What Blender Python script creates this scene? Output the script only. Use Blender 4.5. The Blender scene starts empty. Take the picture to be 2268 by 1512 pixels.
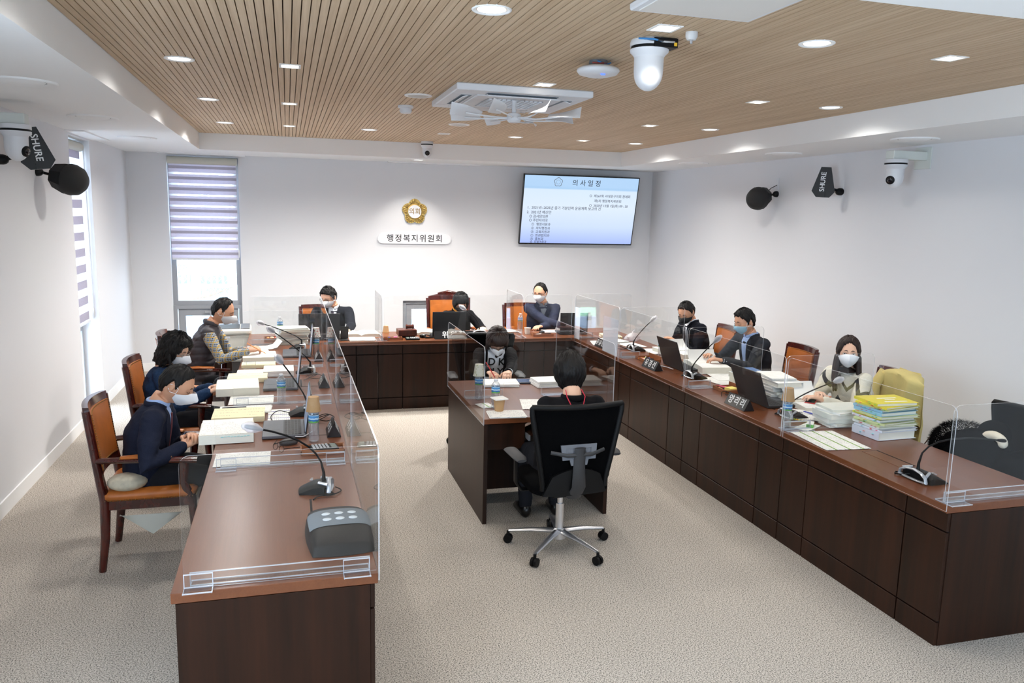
import bpy, bmesh, math, random
from math import sin, cos, pi, radians as R, atan2, sqrt, exp
from mathutils import Vector as V, Matrix, noise
from mathutils.bvhtree import BVHTree
random.seed(7)
C = bpy.context.scene.collection
SC = bpy.context.scene

# ------------------------------------------------------------------ camera, world, exposure
def look_axes(yaw, pitch, roll):
    cy, sy, cp, sp = cos(yaw), sin(yaw), cos(pitch), sin(pitch)
    f = V((sy*cp, cy*cp, sp)); r = V((cy, -sy, 0)); u = r.cross(f)
    return cos(roll)*r+sin(roll)*u, -sin(roll)*r+cos(roll)*u, f
cam_data = bpy.data.cameras.new('camera'); cam = bpy.data.objects.new('camera', cam_data); C.objects.link(cam)
cr_, cu_, cf_ = look_axes(.277993, -.159661, .023288)
mw = Matrix((cr_, cu_, -cf_)).transposed().to_4x4(); mw.translation = V((0, 0, 2.0943)); cam.matrix_world = mw
cam_data.sensor_width = 36; cam_data.lens = 36*1746.9/2268; cam_data.clip_start = .05; cam_data.clip_end = 200
SC.camera = cam
vs = SC.view_settings; vs.view_transform = 'Standard'; vs.look = 'None'; vs.gamma = 1; vs.use_curve_mapping = False
vs.exposure = 0.04
cy_ = SC.cycles
cy_.max_bounces = 9; cy_.diffuse_bounces = 4; cy_.glossy_bounces = 4; cy_.transparent_max_bounces = 40; cy_.transmission_bounces = 4
cy_.caustics_reflective = False; cy_.caustics_refractive = False; cy_.sample_clamp_indirect = 4; cy_.use_denoising = True
W = bpy.data.worlds.new('sky'); SC.world = W; W.use_nodes = True
bgn = W.node_tree.nodes['Background']; bgn.inputs[0].default_value = (.74, .86, 1, 1); bgn.inputs[1].default_value = 13

def add_light(kind, name, loc, energy, color=(1, 1, 1), direction=(0, 0, -1), **kw):
    d = bpy.data.lights.new(name, kind); d.energy = energy; d.color = color
    for k, v in kw.items():
        if k != 'portal': setattr(d, k, v)
    o = bpy.data.objects.new(name, d); C.objects.link(o); o.location = loc
    o.rotation_euler = V(direction).to_track_quat('-Z', 'Y').to_euler()
    if kw.get('portal'): d.cycles.is_portal = True
    return o
# daylight openings: portals guide sky light through the windows
HC, HS = 2.936, 2.75          # slatted ceiling and white border ceiling heights
add_light('AREA', 'sky_portal', (-1.01, 10.98, 1.4), 1, direction=(0, -1, 0), shape='RECTANGLE', size=.86, size_y=2.7, portal=True)
add_light('AREA', 'sky_portal', (-2.14, 8.6, 1.4), 1, direction=(1, 0, 0), shape='RECTANGLE', size=.8, size_y=2.7, portal=True)
add_light('AREA', 'sky_portal', (-2.14, 1.2, 1.5), 1, direction=(1, 0, 0), shape='RECTANGLE', size=2.6, size_y=1.9, portal=True)
add_light('AREA', 'sky_portal', (2.1, -1.84, 1.45), 1, direction=(0, 1, 0), shape='RECTANGLE', size=3.4, size_y=1.1, portal=True)
# ceiling lamps (light only; housings built with the ceiling, none for the added fill)
ROUND_LAMPS = [(-.58, 8.62), (-.58, 6.85), (-.58, 5.1), (-.58, 3.4), (.845, 8.6), (2.44, 8.6), (3.9, 8.65), (3.9, 6.95), (3.92, 5.22), (3.92, 3.45), (.84, 3.37), (2.46, 3.42)]
SQUARE_LAMPS = [(.035, 5.08), (.037, 6.84), (.04, 8.63), (1.635, 5.1), (1.65, 3.4), (3.285, 5.2), (3.25, 6.91), (3.235, 8.6), (3.285, 3.46)]
for x, y in ROUND_LAMPS:
    k_ = 2.9 if y > 8 else 1.45 if y > 6 else .9 if y > 4.5 else .35
    k_ *= (.34 if y > 8 and x > 3 else .60) if x < -.5 or x > 3.8 else 1.5
    add_light('SPOT', 'downlight_beam', (x, y, HC-.012), 92*k_, (1, .975, .94), spot_size=R(158), spot_blend=.8, shadow_soft_size=.075)
for x, y in SQUARE_LAMPS:
    add_light('SPOT', 'square_light_beam', (x, y, HC-.012), 34*(1.6 if y > 8 else 1 if y > 4.5 else .7), (1, .96, .90), spot_size=R(125), spot_blend=.5, shadow_soft_size=.045)
for x, y in [(-.6, .6), (1.6, .6), (3.9, .6), (-.6, -.8), (1.6, -.8), (3.9, -.8)]:  # unseen lamps added around the camera to brighten the near end; no housings
    add_light('SPOT', 'added_fill_beam', (x, y, HS-.012), 10, (1, .975, .94), spot_size=R(166), spot_blend=1, shadow_soft_size=.075)
add_light('SPOT', 'emblem_spot_beam', (1.62, 10.2, HS-.012), 40, (1, .95, .88), direction=(0, .28, -1), spot_size=R(85), spot_blend=.6, shadow_soft_size=.04)

# ------------------------------------------------------------------ materials
MATS = {}
def nodes_of(name):
    m = bpy.data.materials.new(name); m.use_nodes = True
    nt = m.node_tree; b = nt.nodes['Principled BSDF']
    return m, nt, b
def lin(c):
    return tuple(((x/255)/12.92 if x/255 <= .04045 else ((x/255+.055)/1.055)**2.4) for x in c)
def N(nt, t, **kw):
    n = nt.nodes.new(t)
    for k, v in kw.items(): setattr(n, k, v)
    return n
def mat(name, rgb, rough=.5, metal=0, var=None, bump=None, stretch=(1, 1, 1), trans=0, emit=0, sheen=0, coat=0, alpha=1, spec=None):
    """plain surface: sRGB colour, optional noise variation (scale, amount) and bump (scale, strength)"""
    if name in MATS: return MATS[name]
    m, nt, b = nodes_of(name); c = lin(rgb)
    b.inputs['Base Color'].default_value = (*c, 1); b.inputs['Roughness'].default_value = rough
    b.inputs['Metallic'].default_value = metal
    if spec is not None: b.inputs['Specular IOR Level'].default_value = spec
    if emit: b.inputs['Emission Color'].default_value = (*c, 1); b.inputs['Emission Strength'].default_value = emit
    if sheen: b.inputs['Sheen Weight'].default_value = sheen
    if coat: b.inputs['Coat Weight'].default_value = coat; b.inputs['Coat Roughness'].default_value = .1
    if alpha < 1: b.inputs['Alpha'].default_value = alpha
    if var or bump:
        tc = N(nt, 'ShaderNodeTexCoord'); mp = N(nt, 'ShaderNodeMapping'); mp.inputs['Scale'].default_value = stretch
        nt.links.new(tc.outputs['Object'], mp.inputs[0])
    if var:
        no = N(nt, 'ShaderNodeTexNoise'); no.inputs['Scale'].default_value = var[0]; no.inputs['Detail'].default_value = 5
        nt.links.new(mp.outputs[0], no.inputs[0])
        rp = N(nt, 'ShaderNodeValToRGB'); rp.color_ramp.elements[0].position = .3; rp.color_ramp.elements[1].position = .7
        a = var[1]
        rp.color_ramp.elements[0].color = (*[x*(1-a) for x in c], 1); rp.color_ramp.elements[1].color = (*[min(1, x*(1+a)) for x in c], 1)
        nt.links.new(no.outputs[0], rp.inputs[0]); nt.links.new(rp.outputs[0], b.inputs['Base Color'])
    if bump:
        no = N(nt, 'ShaderNodeTexNoise'); no.inputs['Scale'].default_value = bump[0]; no.inputs['Detail'].default_value = 3
        nt.links.new(mp.outputs[0], no.inputs[0])
        bp = N(nt, 'ShaderNodeBump'); bp.inputs['Strength'].default_value = bump[1]; bp.inputs['Distance'].default_value = .002
        nt.links.new(no.outputs[0], bp.inputs['Height']); nt.links.new(bp.outputs[0], b.inputs['Normal'])
    MATS[name] = m; return m

def wood(name, dark, light, rough, stretch, scale=6, spec=.5, coat=0, world=False):
    if name in MATS: return MATS[name]
    m, nt, b = nodes_of(name)
    tc = N(nt, 'ShaderNodeTexCoord'); mp = N(nt, 'ShaderNodeMapping'); mp.inputs['Scale'].default_value = stretch
    nt.links.new(N(nt, 'ShaderNodeNewGeometry').outputs['Position'] if world else tc.outputs['Object'], mp.inputs[0])
    n1 = N(nt, 'ShaderNodeTexNoise'); n1.inputs['Scale'].default_value = scale; n1.inputs['Detail'].default_value = 8; n1.inputs['Roughness'].default_value = .62
    n2 = N(nt, 'ShaderNodeTexNoise'); n2.inputs['Scale'].default_value = scale*.22; n2.inputs['Detail'].default_value = 2
    nt.links.new(mp.outputs[0], n1.inputs[0]); nt.links.new(mp.outputs[0], n2.inputs[0])
    ad = N(nt, 'ShaderNodeMath', operation='MULTIPLY_ADD'); ad.inputs[1].default_value = .55
    nt.links.new(n1.outputs[0], ad.inputs[0])
    m2 = N(nt, 'ShaderNodeMath', operation='MULTIPLY'); m2.inputs[1].default_value = .45; nt.links.new(n2.outputs[0], m2.inputs[0])
    nt.links.new(m2.outputs[0], ad.inputs[2])
    rp = N(nt, 'ShaderNodeValToRGB'); e = rp.color_ramp.elements
    e[0].position = .36; e[0].color = (*lin(dark), 1); e[1].position = .66; e[1].color = (*lin(light), 1)
    nt.links.new(ad.outputs[0], rp.inputs[0]); nt.links.new(rp.outputs[0], b.inputs['Base Color'])
    b.inputs['Roughness'].default_value = rough; b.inputs['Specular IOR Level'].default_value = spec
    if coat: b.inputs['Coat Weight'].default_value = coat; b.inputs['Coat Roughness'].default_value = .12
    MATS[name] = m; return m

def clear(name, tint=(1, 1, 1), base=.05, edge=.85, power=4.0, rough=0.0, haze=0):
    """thin clear plastic or glass: transparent, with a reflection that grows towards grazing angles"""
    if name in MATS: return MATS[name]
    m = bpy.data.materials.new(name); m.use_nodes = True; nt = m.node_tree; nt.nodes.clear()
    out = N(nt, 'ShaderNodeOutputMaterial'); tr = N(nt, 'ShaderNodeBsdfTransparent'); gl = N(nt, 'ShaderNodeBsdfGlossy'); mx = N(nt, 'ShaderNodeMixShader')
    tr.inputs[0].default_value = (*tint, 1); gl.inputs['Roughness'].default_value = rough; gl.inputs[0].default_value = (1, 1, 1, 1)
    lw = N(nt, 'ShaderNodeLayerWeight'); lw.inputs[0].default_value = .5
    pw = N(nt, 'ShaderNodeMath', operation='POWER'); pw.inputs[1].default_value = power
    ma = N(nt, 'ShaderNodeMath', operation='MULTIPLY_ADD'); ma.inputs[1].default_value = edge; ma.inputs[2].default_value = base
    nt.links.new(lw.outputs['Facing'], pw.inputs[0]); nt.links.new(pw.outputs[0], ma.inputs[0]); nt.links.new(ma.outputs[0], mx.inputs[0])
    nt.links.new(tr.outputs[0], mx.inputs[1]); nt.links.new(gl.outputs[0], mx.inputs[2])
    last = mx
    if haze:
        df = N(nt, 'ShaderNodeBsdfDiffuse'); df.inputs[0].default_value = (.95, .96, 1, 1); m3 = N(nt, 'ShaderNodeMixShader'); m3.inputs[0].default_value = haze
        nt.links.new(mx.outputs[0], m3.inputs[1]); nt.links.new(df.outputs[0], m3.inputs[2]); last = m3
    nt.links.new(last.outputs[0], out.inputs[0]); MATS[name] = m; return m

def carpet_mat():
    m, nt, b = nodes_of('carpet')
    tc = N(nt, 'ShaderNodeTexCoord')
    n1 = N(nt, 'ShaderNodeTexNoise'); n1.inputs['Scale'].default_value = 150; n1.inputs['Detail'].default_value = 3; n1.inputs['Roughness'].default_value = .55
    mp = N(nt, 'ShaderNodeMapping'); mp.inputs['Scale'].default_value = (1.0, 1.15, 1); nt.links.new(tc.outputs['Object'], mp.inputs[0]); nt.links.new(mp.outputs[0], n1.inputs[0])
    rp = N(nt, 'ShaderNodeValToRGB'); e = rp.color_ramp.elements
    e[0].position = .34; e[0].color = (*lin((78, 76, 74)), 1); e[1].position = .58; e[1].color = (*lin((206, 197, 186)), 1)
    e2 = e.new(.47); e2.color = (*lin((168, 159, 148)), 1)
    nt.links.new(n1.outputs[0], rp.inputs[0]); nt.links.new(rp.outputs[0], b.inputs['Base Color'])
    b.inputs['Roughness'].default_value = .95; b.inputs['Specular IOR Level'].default_value = .1
    bp = N(nt, 'ShaderNodeBump'); bp.inputs['Strength'].default_value = .5; bp.inputs['Distance'].default_value = .004
    nt.links.new(n1.outputs[0], bp.inputs['Height']); nt.links.new(bp.outputs[0], b.inputs['Normal'])
    return m

def print_mat(name, paper=(244, 243, 238), ink=(150, 148, 154), freq=80, axis='Y', duty=.24, accent=None):
    """paper with rows of small print: broken lines, fading out in margins"""
    if name in MATS: return MATS[name]
    m, nt, b = nodes_of(name); tc = N(nt, 'ShaderNodeTexCoord'); sx = N(nt, 'ShaderNodeSeparateXYZ')
    nt.links.new(tc.outputs['Object'], sx.inputs[0])
    a, o = (sx.outputs['Y'], sx.outputs['X']) if axis == 'Y' else (sx.outputs['X'], sx.outputs['Y'])
    def mth(op, x, y=None):
        n = N(nt, 'ShaderNodeMath', operation=op)
        for i, q in enumerate((x, y)):
            if q is None: continue
            if isinstance(q, (int, float)): n.inputs[i].default_value = q
            else: nt.links.new(q, n.inputs[i])
        return n.outputs[0]
    row = mth('FRACT', mth('MULTIPLY', a, freq)); rowm = mth('LESS_THAN', row, duty)
    no = N(nt, 'ShaderNodeTexNoise'); no.inputs['Scale'].default_value = 1; no.inputs['Detail'].default_value = 1
    cb = N(nt, 'ShaderNodeCombineXYZ'); nt.links.new(mth('MULTIPLY', o, 120), cb.inputs[0]); nt.links.new(mth('FLOOR', mth('MULTIPLY', a, freq)), cb.inputs[1])
    nt.links.new(cb.outputs[0], no.inputs[0])
    wd = mth('GREATER_THAN', no.outputs[0], .50)
    n2 = N(nt, 'ShaderNodeTexNoise'); n2.inputs['Scale'].default_value = 16; nt.links.new(tc.outputs['Object'], n2.inputs[0])
    blk = mth('GREATER_THAN', n2.outputs[0], .46)
    fac = mth('MULTIPLY', mth('MULTIPLY', rowm, wd), blk)
    mx = N(nt, 'ShaderNodeMix', data_type='RGBA'); mx.inputs['A'].default_value = (*lin(paper), 1); mx.inputs['B'].default_value = (*lin(ink), 1)
    nt.links.new(fac, mx.inputs['Factor']); res = mx.outputs['Result']
    if accent:
        ac = mth('LESS_THAN', mth('FRACT', mth('MULTIPLY', o, 11)), .12)
        m2 = N(nt, 'ShaderNodeMix', data_type='RGBA'); m2.inputs['B'].default_value = (*lin(accent), 1); nt.links.new(ac, m2.inputs['Factor']); nt.links.new(res, m2.inputs['A']); res = m2.outputs['Result']
    nt.links.new(res, b.inputs['Base Color']); b.inputs['Roughness'].default_value = .7
    MATS[name] = m; return m

def plaid_mat():
    m, nt, b = nodes_of('plaid_shirt'); tc = N(nt, 'ShaderNodeTexCoord'); sx = N(nt, 'ShaderNodeSeparateXYZ'); nt.links.new(tc.outputs['Object'], sx.inputs[0])
    def band(out, f, lo, off=0.0):
        k = N(nt, 'ShaderNodeMath', operation='MULTIPLY_ADD'); k.inputs[1].default_value = f; k.inputs[2].default_value = off; nt.links.new(out, k.inputs[0])
        fr = N(nt, 'ShaderNodeMath', operation='FRACT'); nt.links.new(k.outputs[0], fr.inputs[0])
        l = N(nt, 'ShaderNodeMath', operation='LESS_THAN'); l.inputs[1].default_value = lo; nt.links.new(fr.outputs[0], l.inputs[0]); return l.outputs[0]
    def mix(f, a, c):
        mx = N(nt, 'ShaderNodeMix', data_type='RGBA'); nt.links.new(f, mx.inputs['Factor'])
        if isinstance(a, tuple): mx.inputs['A'].default_value = a
        else: nt.links.new(a, mx.inputs['A'])
        mx.inputs['B'].default_value = c; return mx.outputs['Result']
    su = N(nt, 'ShaderNodeMath', operation='ADD'); nt.links.new(sx.outputs['Y'], su.inputs[0]); nt.links.new(sx.outputs['X'], su.inputs[1])
    o = (*lin((120, 132, 144)), 1); navy = (*lin((58, 66, 86)), 1); yel = (*lin((190, 154, 74)), 1); wh = (*lin((176, 182, 186)), 1)
    df = N(nt, 'ShaderNodeMath', operation='MULTIPLY_ADD'); df.inputs[1].default_value = .45; nt.links.new(sx.outputs['X'], df.inputs[0]); nt.links.new(sx.outputs['Y'], df.inputs[2]); c = mix(band(sx.outputs['Z'], 48, .34), o, navy); c = mix(band(df.outputs[0], 48, .34), c, navy)
    c = mix(band(sx.outputs['Z'], 62, .16, .5), c, wh); c = mix(band(df.outputs[0], 62, .16, .5), c, wh); c = mix(band(df.outputs[0], 24, .15), c, yel); c = mix(band(sx.outputs['Z'], 24, .15), c, yel)
    nt.links.new(c, b.inputs['Base Color']); b.inputs['Roughness'].default_value = .9
    return m

def knit_mat():
    """cream fleece with black and olive zigzag bands"""
    m, nt, b = nodes_of('zigzag_fleece'); tc = N(nt, 'ShaderNodeTexCoord'); sx = N(nt, 'ShaderNodeSeparateXYZ'); nt.links.new(tc.outputs['Object'], sx.inputs[0])
    def mth(op, x, y=None):
        n = N(nt, 'ShaderNodeMath', operation=op)
        for i, q in enumerate((x, y)):
            if q is None: continue
            if isinstance(q, (int, float)): n.inputs[i].default_value = q
            else: nt.links.new(q, n.inputs[i])
        return n.outputs[0]
    zig = mth('PINGPONG', mth('ADD', sx.outputs['X'], 3), .085)
    z = mth('ADD', sx.outputs['Z'], mth('MULTIPLY', zig, 1.1))
    fr = mth('FRACT', mth('ADD', mth('MULTIPLY', z, 6.0), .52)); dk = mth('LESS_THAN', fr, .20)
    ol = mth('GREATER_THAN', mth('FRACT', mth('MULTIPLY', sx.outputs['X'], 6)), .5)
    m1 = N(nt, 'ShaderNodeMix', data_type='RGBA'); m1.inputs['A'].default_value = (*lin((32, 32, 34)), 1); m1.inputs['B'].default_value = (*lin((96, 92, 62)), 1); nt.links.new(ol, m1.inputs['Factor'])
    m2 = N(nt, 'ShaderNodeMix', data_type='RGBA'); m2.inputs['A'].default_value = (*lin((228, 222, 205)), 1); nt.links.new(dk, m2.inputs['Factor']); nt.links.new(m1.outputs['Result'], m2.inputs['B'])
    nt.links.new(m2.outputs['Result'], b.inputs['Base Color']); b.inputs['Roughness'].default_value = 1
    no = N(nt, 'ShaderNodeTexNoise'); no.inputs['Scale'].default_value = 160; nt.links.new(tc.outputs['Object'], no.inputs[0])
    bp = N(nt, 'ShaderNodeBump'); bp.inputs['Strength'].default_value = .7; bp.inputs['Distance'].default_value = .004; nt.links.new(no.outputs[0], bp.inputs['Height']); nt.links.new(bp.outputs[0], b.inputs['Normal'])
    return m

def blind_mat(name, rgb, see=.0):
    m = bpy.data.materials.new(name); m.use_nodes = True; nt = m.node_tree; nt.nodes.clear()
    out = N(nt, 'ShaderNodeOutputMaterial'); d = N(nt, 'ShaderNodeBsdfDiffuse'); t = N(nt, 'ShaderNodeBsdfTranslucent'); a = N(nt, 'ShaderNodeMixShader'); a.inputs[0].default_value = .3
    c = (*lin(rgb), 1); d.inputs[0].default_value = c; t.inputs[0].default_value = c
    tc = N(nt, 'ShaderNodeTexCoord'); mp = N(nt, 'ShaderNodeMapping'); mp.inputs['Scale'].default_value = (30, 30, 400); nt.links.new(tc.outputs['Object'], mp.inputs[0])
    no = N(nt, 'ShaderNodeTexNoise'); no.inputs['Scale'].default_value = 1; nt.links.new(mp.outputs[0], no.inputs[0])
    rp = N(nt, 'ShaderNodeValToRGB'); cc = lin(rgb); rp.color_ramp.elements[0].color = (*[x*.82 for x in cc], 1); rp.color_ramp.elements[1].color = (*[min(1, x*1.12) for x in cc], 1)
    nt.links.new(no.outputs[0], rp.inputs[0]); nt.links.new(rp.outputs[0], d.inputs[0]); nt.links.new(rp.outputs[0], t.inputs[0])
    nt.links.new(d.outputs[0], a.inputs[1]); nt.links.new(t.outputs[0], a.inputs[2]); last = a
    if see:
        tr = N(nt, 'ShaderNodeBsdfTransparent'); s = N(nt, 'ShaderNodeMixShader'); s.inputs[0].default_value = see
        nt.links.new(a.outputs[0], s.inputs[1]); nt.links.new(tr.outputs[0], s.inputs[2]); last = s
    nt.links.new(last.outputs[0], out.inputs[0]); return m

WALL = mat('wall_paint', (226, 226, 228), .85, bump=(300, .05))
WHITE = mat('white_paint', (247, 247, 246), .7)
PLAST = mat('white_plastic', (222, 223, 226), .4)
CARPET = carpet_mat()
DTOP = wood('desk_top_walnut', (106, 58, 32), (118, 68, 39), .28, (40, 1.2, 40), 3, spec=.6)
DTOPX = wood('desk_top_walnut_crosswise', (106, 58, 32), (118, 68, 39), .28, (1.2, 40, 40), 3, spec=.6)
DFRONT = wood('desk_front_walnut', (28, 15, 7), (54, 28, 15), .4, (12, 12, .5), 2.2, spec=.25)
GROOVE = mat('dark_groove', (22, 12, 8), .8)
OAK = wood('ceiling_oak', (184, 157, 126), (210, 186, 156), .6, (30, .6, 30), 3, spec=.3, world=True)
CHWOOD = wood('mahogany_frame', (48, 12, 8), (88, 28, 18), .22, (6, 6, 3), 4, coat=.5)
LEATH = mat('orange_leather', (178, 100, 38), .38, var=(9, .18), bump=(260, .12))
BRASS = mat('brass_nails', (150, 122, 76), .4, .9)
BLACK = mat('black_plastic', (11, 11, 12), .5, bump=(300, .1), spec=.22)
BLACKM = mat('black_mesh_fabric', (5, 5, 6), .9, bump=(500, .4), spec=.05)
DGREY = mat('dark_grey_plastic', (46, 46, 48), .5)
MGREY = mat('mid_grey_plastic', (110, 112, 116), .4)
SILVER = mat('silver_plastic', (190, 192, 196), .28, .6)
CHROME = mat('polished_aluminium', (225, 225, 228), .28, .9)
ACRYL = clear('clear_acrylic', (.985, .99, .99), .022, .75, 4.6)
EDGE = clear('acrylic_edge', (.80, .85, .95), .30, .6, 2.0, .15, haze=.35)
GLASS = clear('window_glass', (.95, .98, 1), .05, .8, 4)
PET = clear('bottle_plastic', (.90, .94, .97), .14, .8, 1.5, .03, haze=.10)
PAPER = mat('plain_paper', (243, 242, 238), .75)
PRINT = print_mat('printed_paper')
PRINTX = print_mat('printed_paper_crosswise', axis='X')
PAGES = mat('page_edges', (238, 234, 220), .8, var=(40, .06), stretch=(1, 1, 60))
CREAM = print_mat('cream_cover', (244, 231, 190), (170, 160, 130), 14, 'X', .12)
GLOW = mat('lamp_glow', (255, 252, 246), .5, emit=5)
GLOWW = mat('warm_lamp_glow', (255, 240, 214), .5, emit=7)
FRAME = mat('window_frame_grey', (150, 153, 158), .45)
KRAFT = mat('kraft_paper', (186, 148, 104), .8)
TXTW = mat('white_lettering', (240, 240, 240), .6)
TXTK = mat('black_lettering', (18, 18, 22), .6)

# ------------------------------------------------------------------ geometry helpers
class MB:
    def __init__(s): s.v = []; s.f = []; s.mi = []; s.m = None; s.cur = 0
    def add(s, vs_, fs, mi=None):
        n = len(s.v); M = s.m
        s.v.extend([tuple(M @ V(p)) for p in vs_] if M else [tuple(p) for p in vs_])
        s.f.extend([tuple(i+n for i in f) for f in fs]); s.mi.extend([s.cur if mi is None else mi]*len(fs)); return s
    def box(s, x0, x1, y0, y1, z0, z1, b=0):
        if not b:
            return s.add([(x0, y0, z0), (x1, y0, z0), (x1, y1, z0), (x0, y1, z0), (x0, y0, z1), (x1, y0, z1), (x1, y1, z1), (x0, y1, z1)],
                         [(3, 2, 1, 0), (4, 5, 6, 7), (0, 1, 5, 4), (1, 2, 6, 5), (2, 3, 7, 6), (3, 0, 4, 7)])
        X, Y, Z = (x0, x1), (y0, y1), (z0, z1); vs_ = []; ix = {}
        for i in (0, 1):
            for j in (0, 1):
                for k in (0, 1):
                    sx, sy, sz = (b if i == 0 else -b), (b if j == 0 else -b), (b if k == 0 else -b)
                    ix[i, j, k] = len(vs_)
                    vs_ += [(X[i], Y[j]+sy, Z[k]+sz), (X[i]+sx, Y[j], Z[k]+sz), (X[i]+sx, Y[j]+sy, Z[k])]
        g = lambda i, j, k, a: ix[i, j, k]+a
        fs = []
        for i in (0, 1):
            q = [g(i, 0, 0, 0), g(i, 1, 0, 0), g(i, 1, 1, 0), g(i, 0, 1, 0)]; fs.append(q if i else q[::-1])
            q = [g(0, i, 0, 1), g(0, i, 1, 1), g(1, i, 1, 1), g(1, i, 0, 1)]; fs.append(q if i else q[::-1])
            q = [g(0, 0, i, 2), g(1, 0, i, 2), g(1, 1, i, 2), g(0, 1, i, 2)]; fs.append(q if i else q[::-1])
        for i in (0, 1):
            for j in (0, 1):
                fs.append([g(i, j, 0, 0), g(i, j, 0, 1), g(i, j, 1, 1), g(i, j, 1, 0)])
                fs.append([g(i, 0, j, 0), g(i, 0, j, 2), g(i, 1, j, 2), g(i, 1, j, 0)])
                fs.append([g(0, i, j, 1), g(0, i, j, 2), g(1, i, j, 2), g(1, i, j, 1)])
                for k in (0, 1): fs.append([g(i, j, k, 0), g(i, j, k, 1), g(i, j, k, 2)])
        s.fix = True
        return s.add(vs_, fs)
    def bx(s, c, d, b=0):
        return s.box(c[0]-d[0]/2, c[0]+d[0]/2, c[1]-d[1]/2, c[1]+d[1]/2, c[2]-d[2]/2, c[2]+d[2]/2, b)
    def loft(s, rings, cap=True, closed=True):
        n = len(rings[0]); vs_ = [p for r in rings for p in r]; fs = []
        for i in range(len(rings)-1):
            for j in range(n if closed else n-1):
                a, b2 = i*n+j, i*n+(j+1) % n; fs.append((a, b2, b2+n, a+n))
        if cap:
            fs.append(tuple(range(n))[::-1]); fs.append(tuple(range((len(rings)-1)*n, len(rings)*n)))
        return s.add(vs_, fs)
    def tube(s, pts, r, n=8, side=None, cap=True):
        """tube along points; r a number or list; an (a, b) pair makes an ellipse, a along 'side'"""
        P = [V(p) for p in pts]; rs = r if isinstance(r, (list,)) else [r]*len(P); rings = []; prev = None
        for i, p in enumerate(P):
            t = (P[min(i+1, len(P)-1)]-P[max(i-1, 0)]).normalized()
            if side is not None: u = V(side)
            elif prev is None: u = V((0, 0, 1)) if abs(t.z) < .9 else V((1, 0, 0))
            else: u = prev
            u = (u-t*u.dot(t)); u = u.normalized() if u.length > 1e-6 else t.orthogonal().normalized()
            prev = u; w = t.cross(u); q = rs[i]; a, b = q if isinstance(q, tuple) else (q, q)
            rings.append([p+u*a*cos(2*pi*k/n)+w*b*sin(2*pi*k/n) for k in range(n)])
        return s.loft(rings, cap)
    def caps(s, pts, r, n=10, side=None):
        """tube with rounded ends"""
        P = [V(p) for p in pts]; rs = r if isinstance(r, list) else [r]*len(P)
        def mul(q, k): return (q[0]*k, q[1]*k) if isinstance(q, tuple) else q*k
        def rad(q): return min(q) if isinstance(q, tuple) else q
        d0 = (P[0]-P[1]).normalized(); d1 = (P[-1]-P[-2]).normalized()
        pre = [(P[0]+d0*rad(rs[0])*sin(a), mul(rs[0], cos(a))) for a in (1.35, .95, .5)]
        post = [(P[-1]+d1*rad(rs[-1])*sin(a), mul(rs[-1], cos(a))) for a in (.5, .95, 1.35)]
        pp = [x[0] for x in pre]+P+[x[0] for x in post]; rr = [x[1] for x in pre]+list(rs)+[x[1] for x in post]
        return s.tube(pp, rr, n, side)
    def lathe(s, prof, n=20, o=(0, 0, 0), sx=1, sy=1, cap=True):
        return s.loft([[(o[0]+r*sx*cos(2*pi*k/n), o[1]+r*sy*sin(2*pi*k/n), o[2]+z) for k in range(n)] for r, z in prof], cap)
    def prism(s, poly, z0, z1):
        n = len(poly); vs_ = [(x, y, z0) for x, y in poly]+[(x, y, z1) for x, y in poly]
        return s.add(vs_, [tuple(range(n))[::-1], tuple(range(n, 2*n))]+[(i, (i+1) % n, (i+1) % n+n, i+n) for i in range(n)])
    def ell(s, c, r, n=16, m=10):
        return s.loft([[(c[0]+r[0]*sin(a)*cos(2*pi*k/n), c[1]+r[1]*sin(a)*sin(2*pi*k/n), c[2]-r[2]*cos(a)) for k in range(n)] for a in [pi*(i+.35)/(m-.3) for i in range(m)]])
    def patch(s, fn, nu, nv, off=None):
        """surface fn(u,v); off(u,v) gives a second skin for thickness"""
        g = [[V(fn(i/nu, j/nv)) for j in range(nv+1)] for i in range(nu+1)]
        n = nv+1; vs_ = [p for r in g for p in r]; fs = [(i*n+j, (i+1)*n+j, (i+1)*n+j+1, i*n+j+1) for i in range(nu) for j in range(nv)]
        if off is not None:
            k = len(vs_); vs_ += [V(off(i/nu, j/nv)) for i in range(nu+1) for j in range(nv+1)]
            fs += [tuple(x+k for x in f[::-1]) for f in fs]
            for i in range(nu): fs += [(i*n, i*n+k, (i+1)*n+k, (i+1)*n), (i*n+nv, (i+1)*n+nv, (i+1)*n+nv+k, i*n+nv+k)]
            for j in range(nv): fs += [(j, j+1, j+1+k, j+k), (nu*n+j, nu*n+j+k, nu*n+j+1+k, nu*n+j+1)]
        return s.add(vs_, fs)
    def mesh(s, name, mats):
        me = bpy.data.meshes.new(name); me.from_pydata(s.v, [], s.f)
        for m in (mats if isinstance(mats, (list, tuple)) else [mats]): me.materials.append(m)
        if any(s.mi): me.polygons.foreach_set('material_index', s.mi)
        if len(s.f) < 60000:
            bm = bmesh.new(); bm.from_mesh(me); bmesh.ops.recalc_face_normals(bm, faces=bm.faces); bm.to_mesh(me); bm.free()
        return me
    def build(s, name, mats, parent=None, smooth=None, loc=None, rot=None):
        me = s.mesh(name, mats)
        if smooth is not None:
            me.polygons.foreach_set('use_smooth', [True]*len(me.polygons))
            if smooth < 180: me.set_sharp_from_angle(angle=R(smooth))
        return link(name, me, parent, loc, rot)

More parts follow.
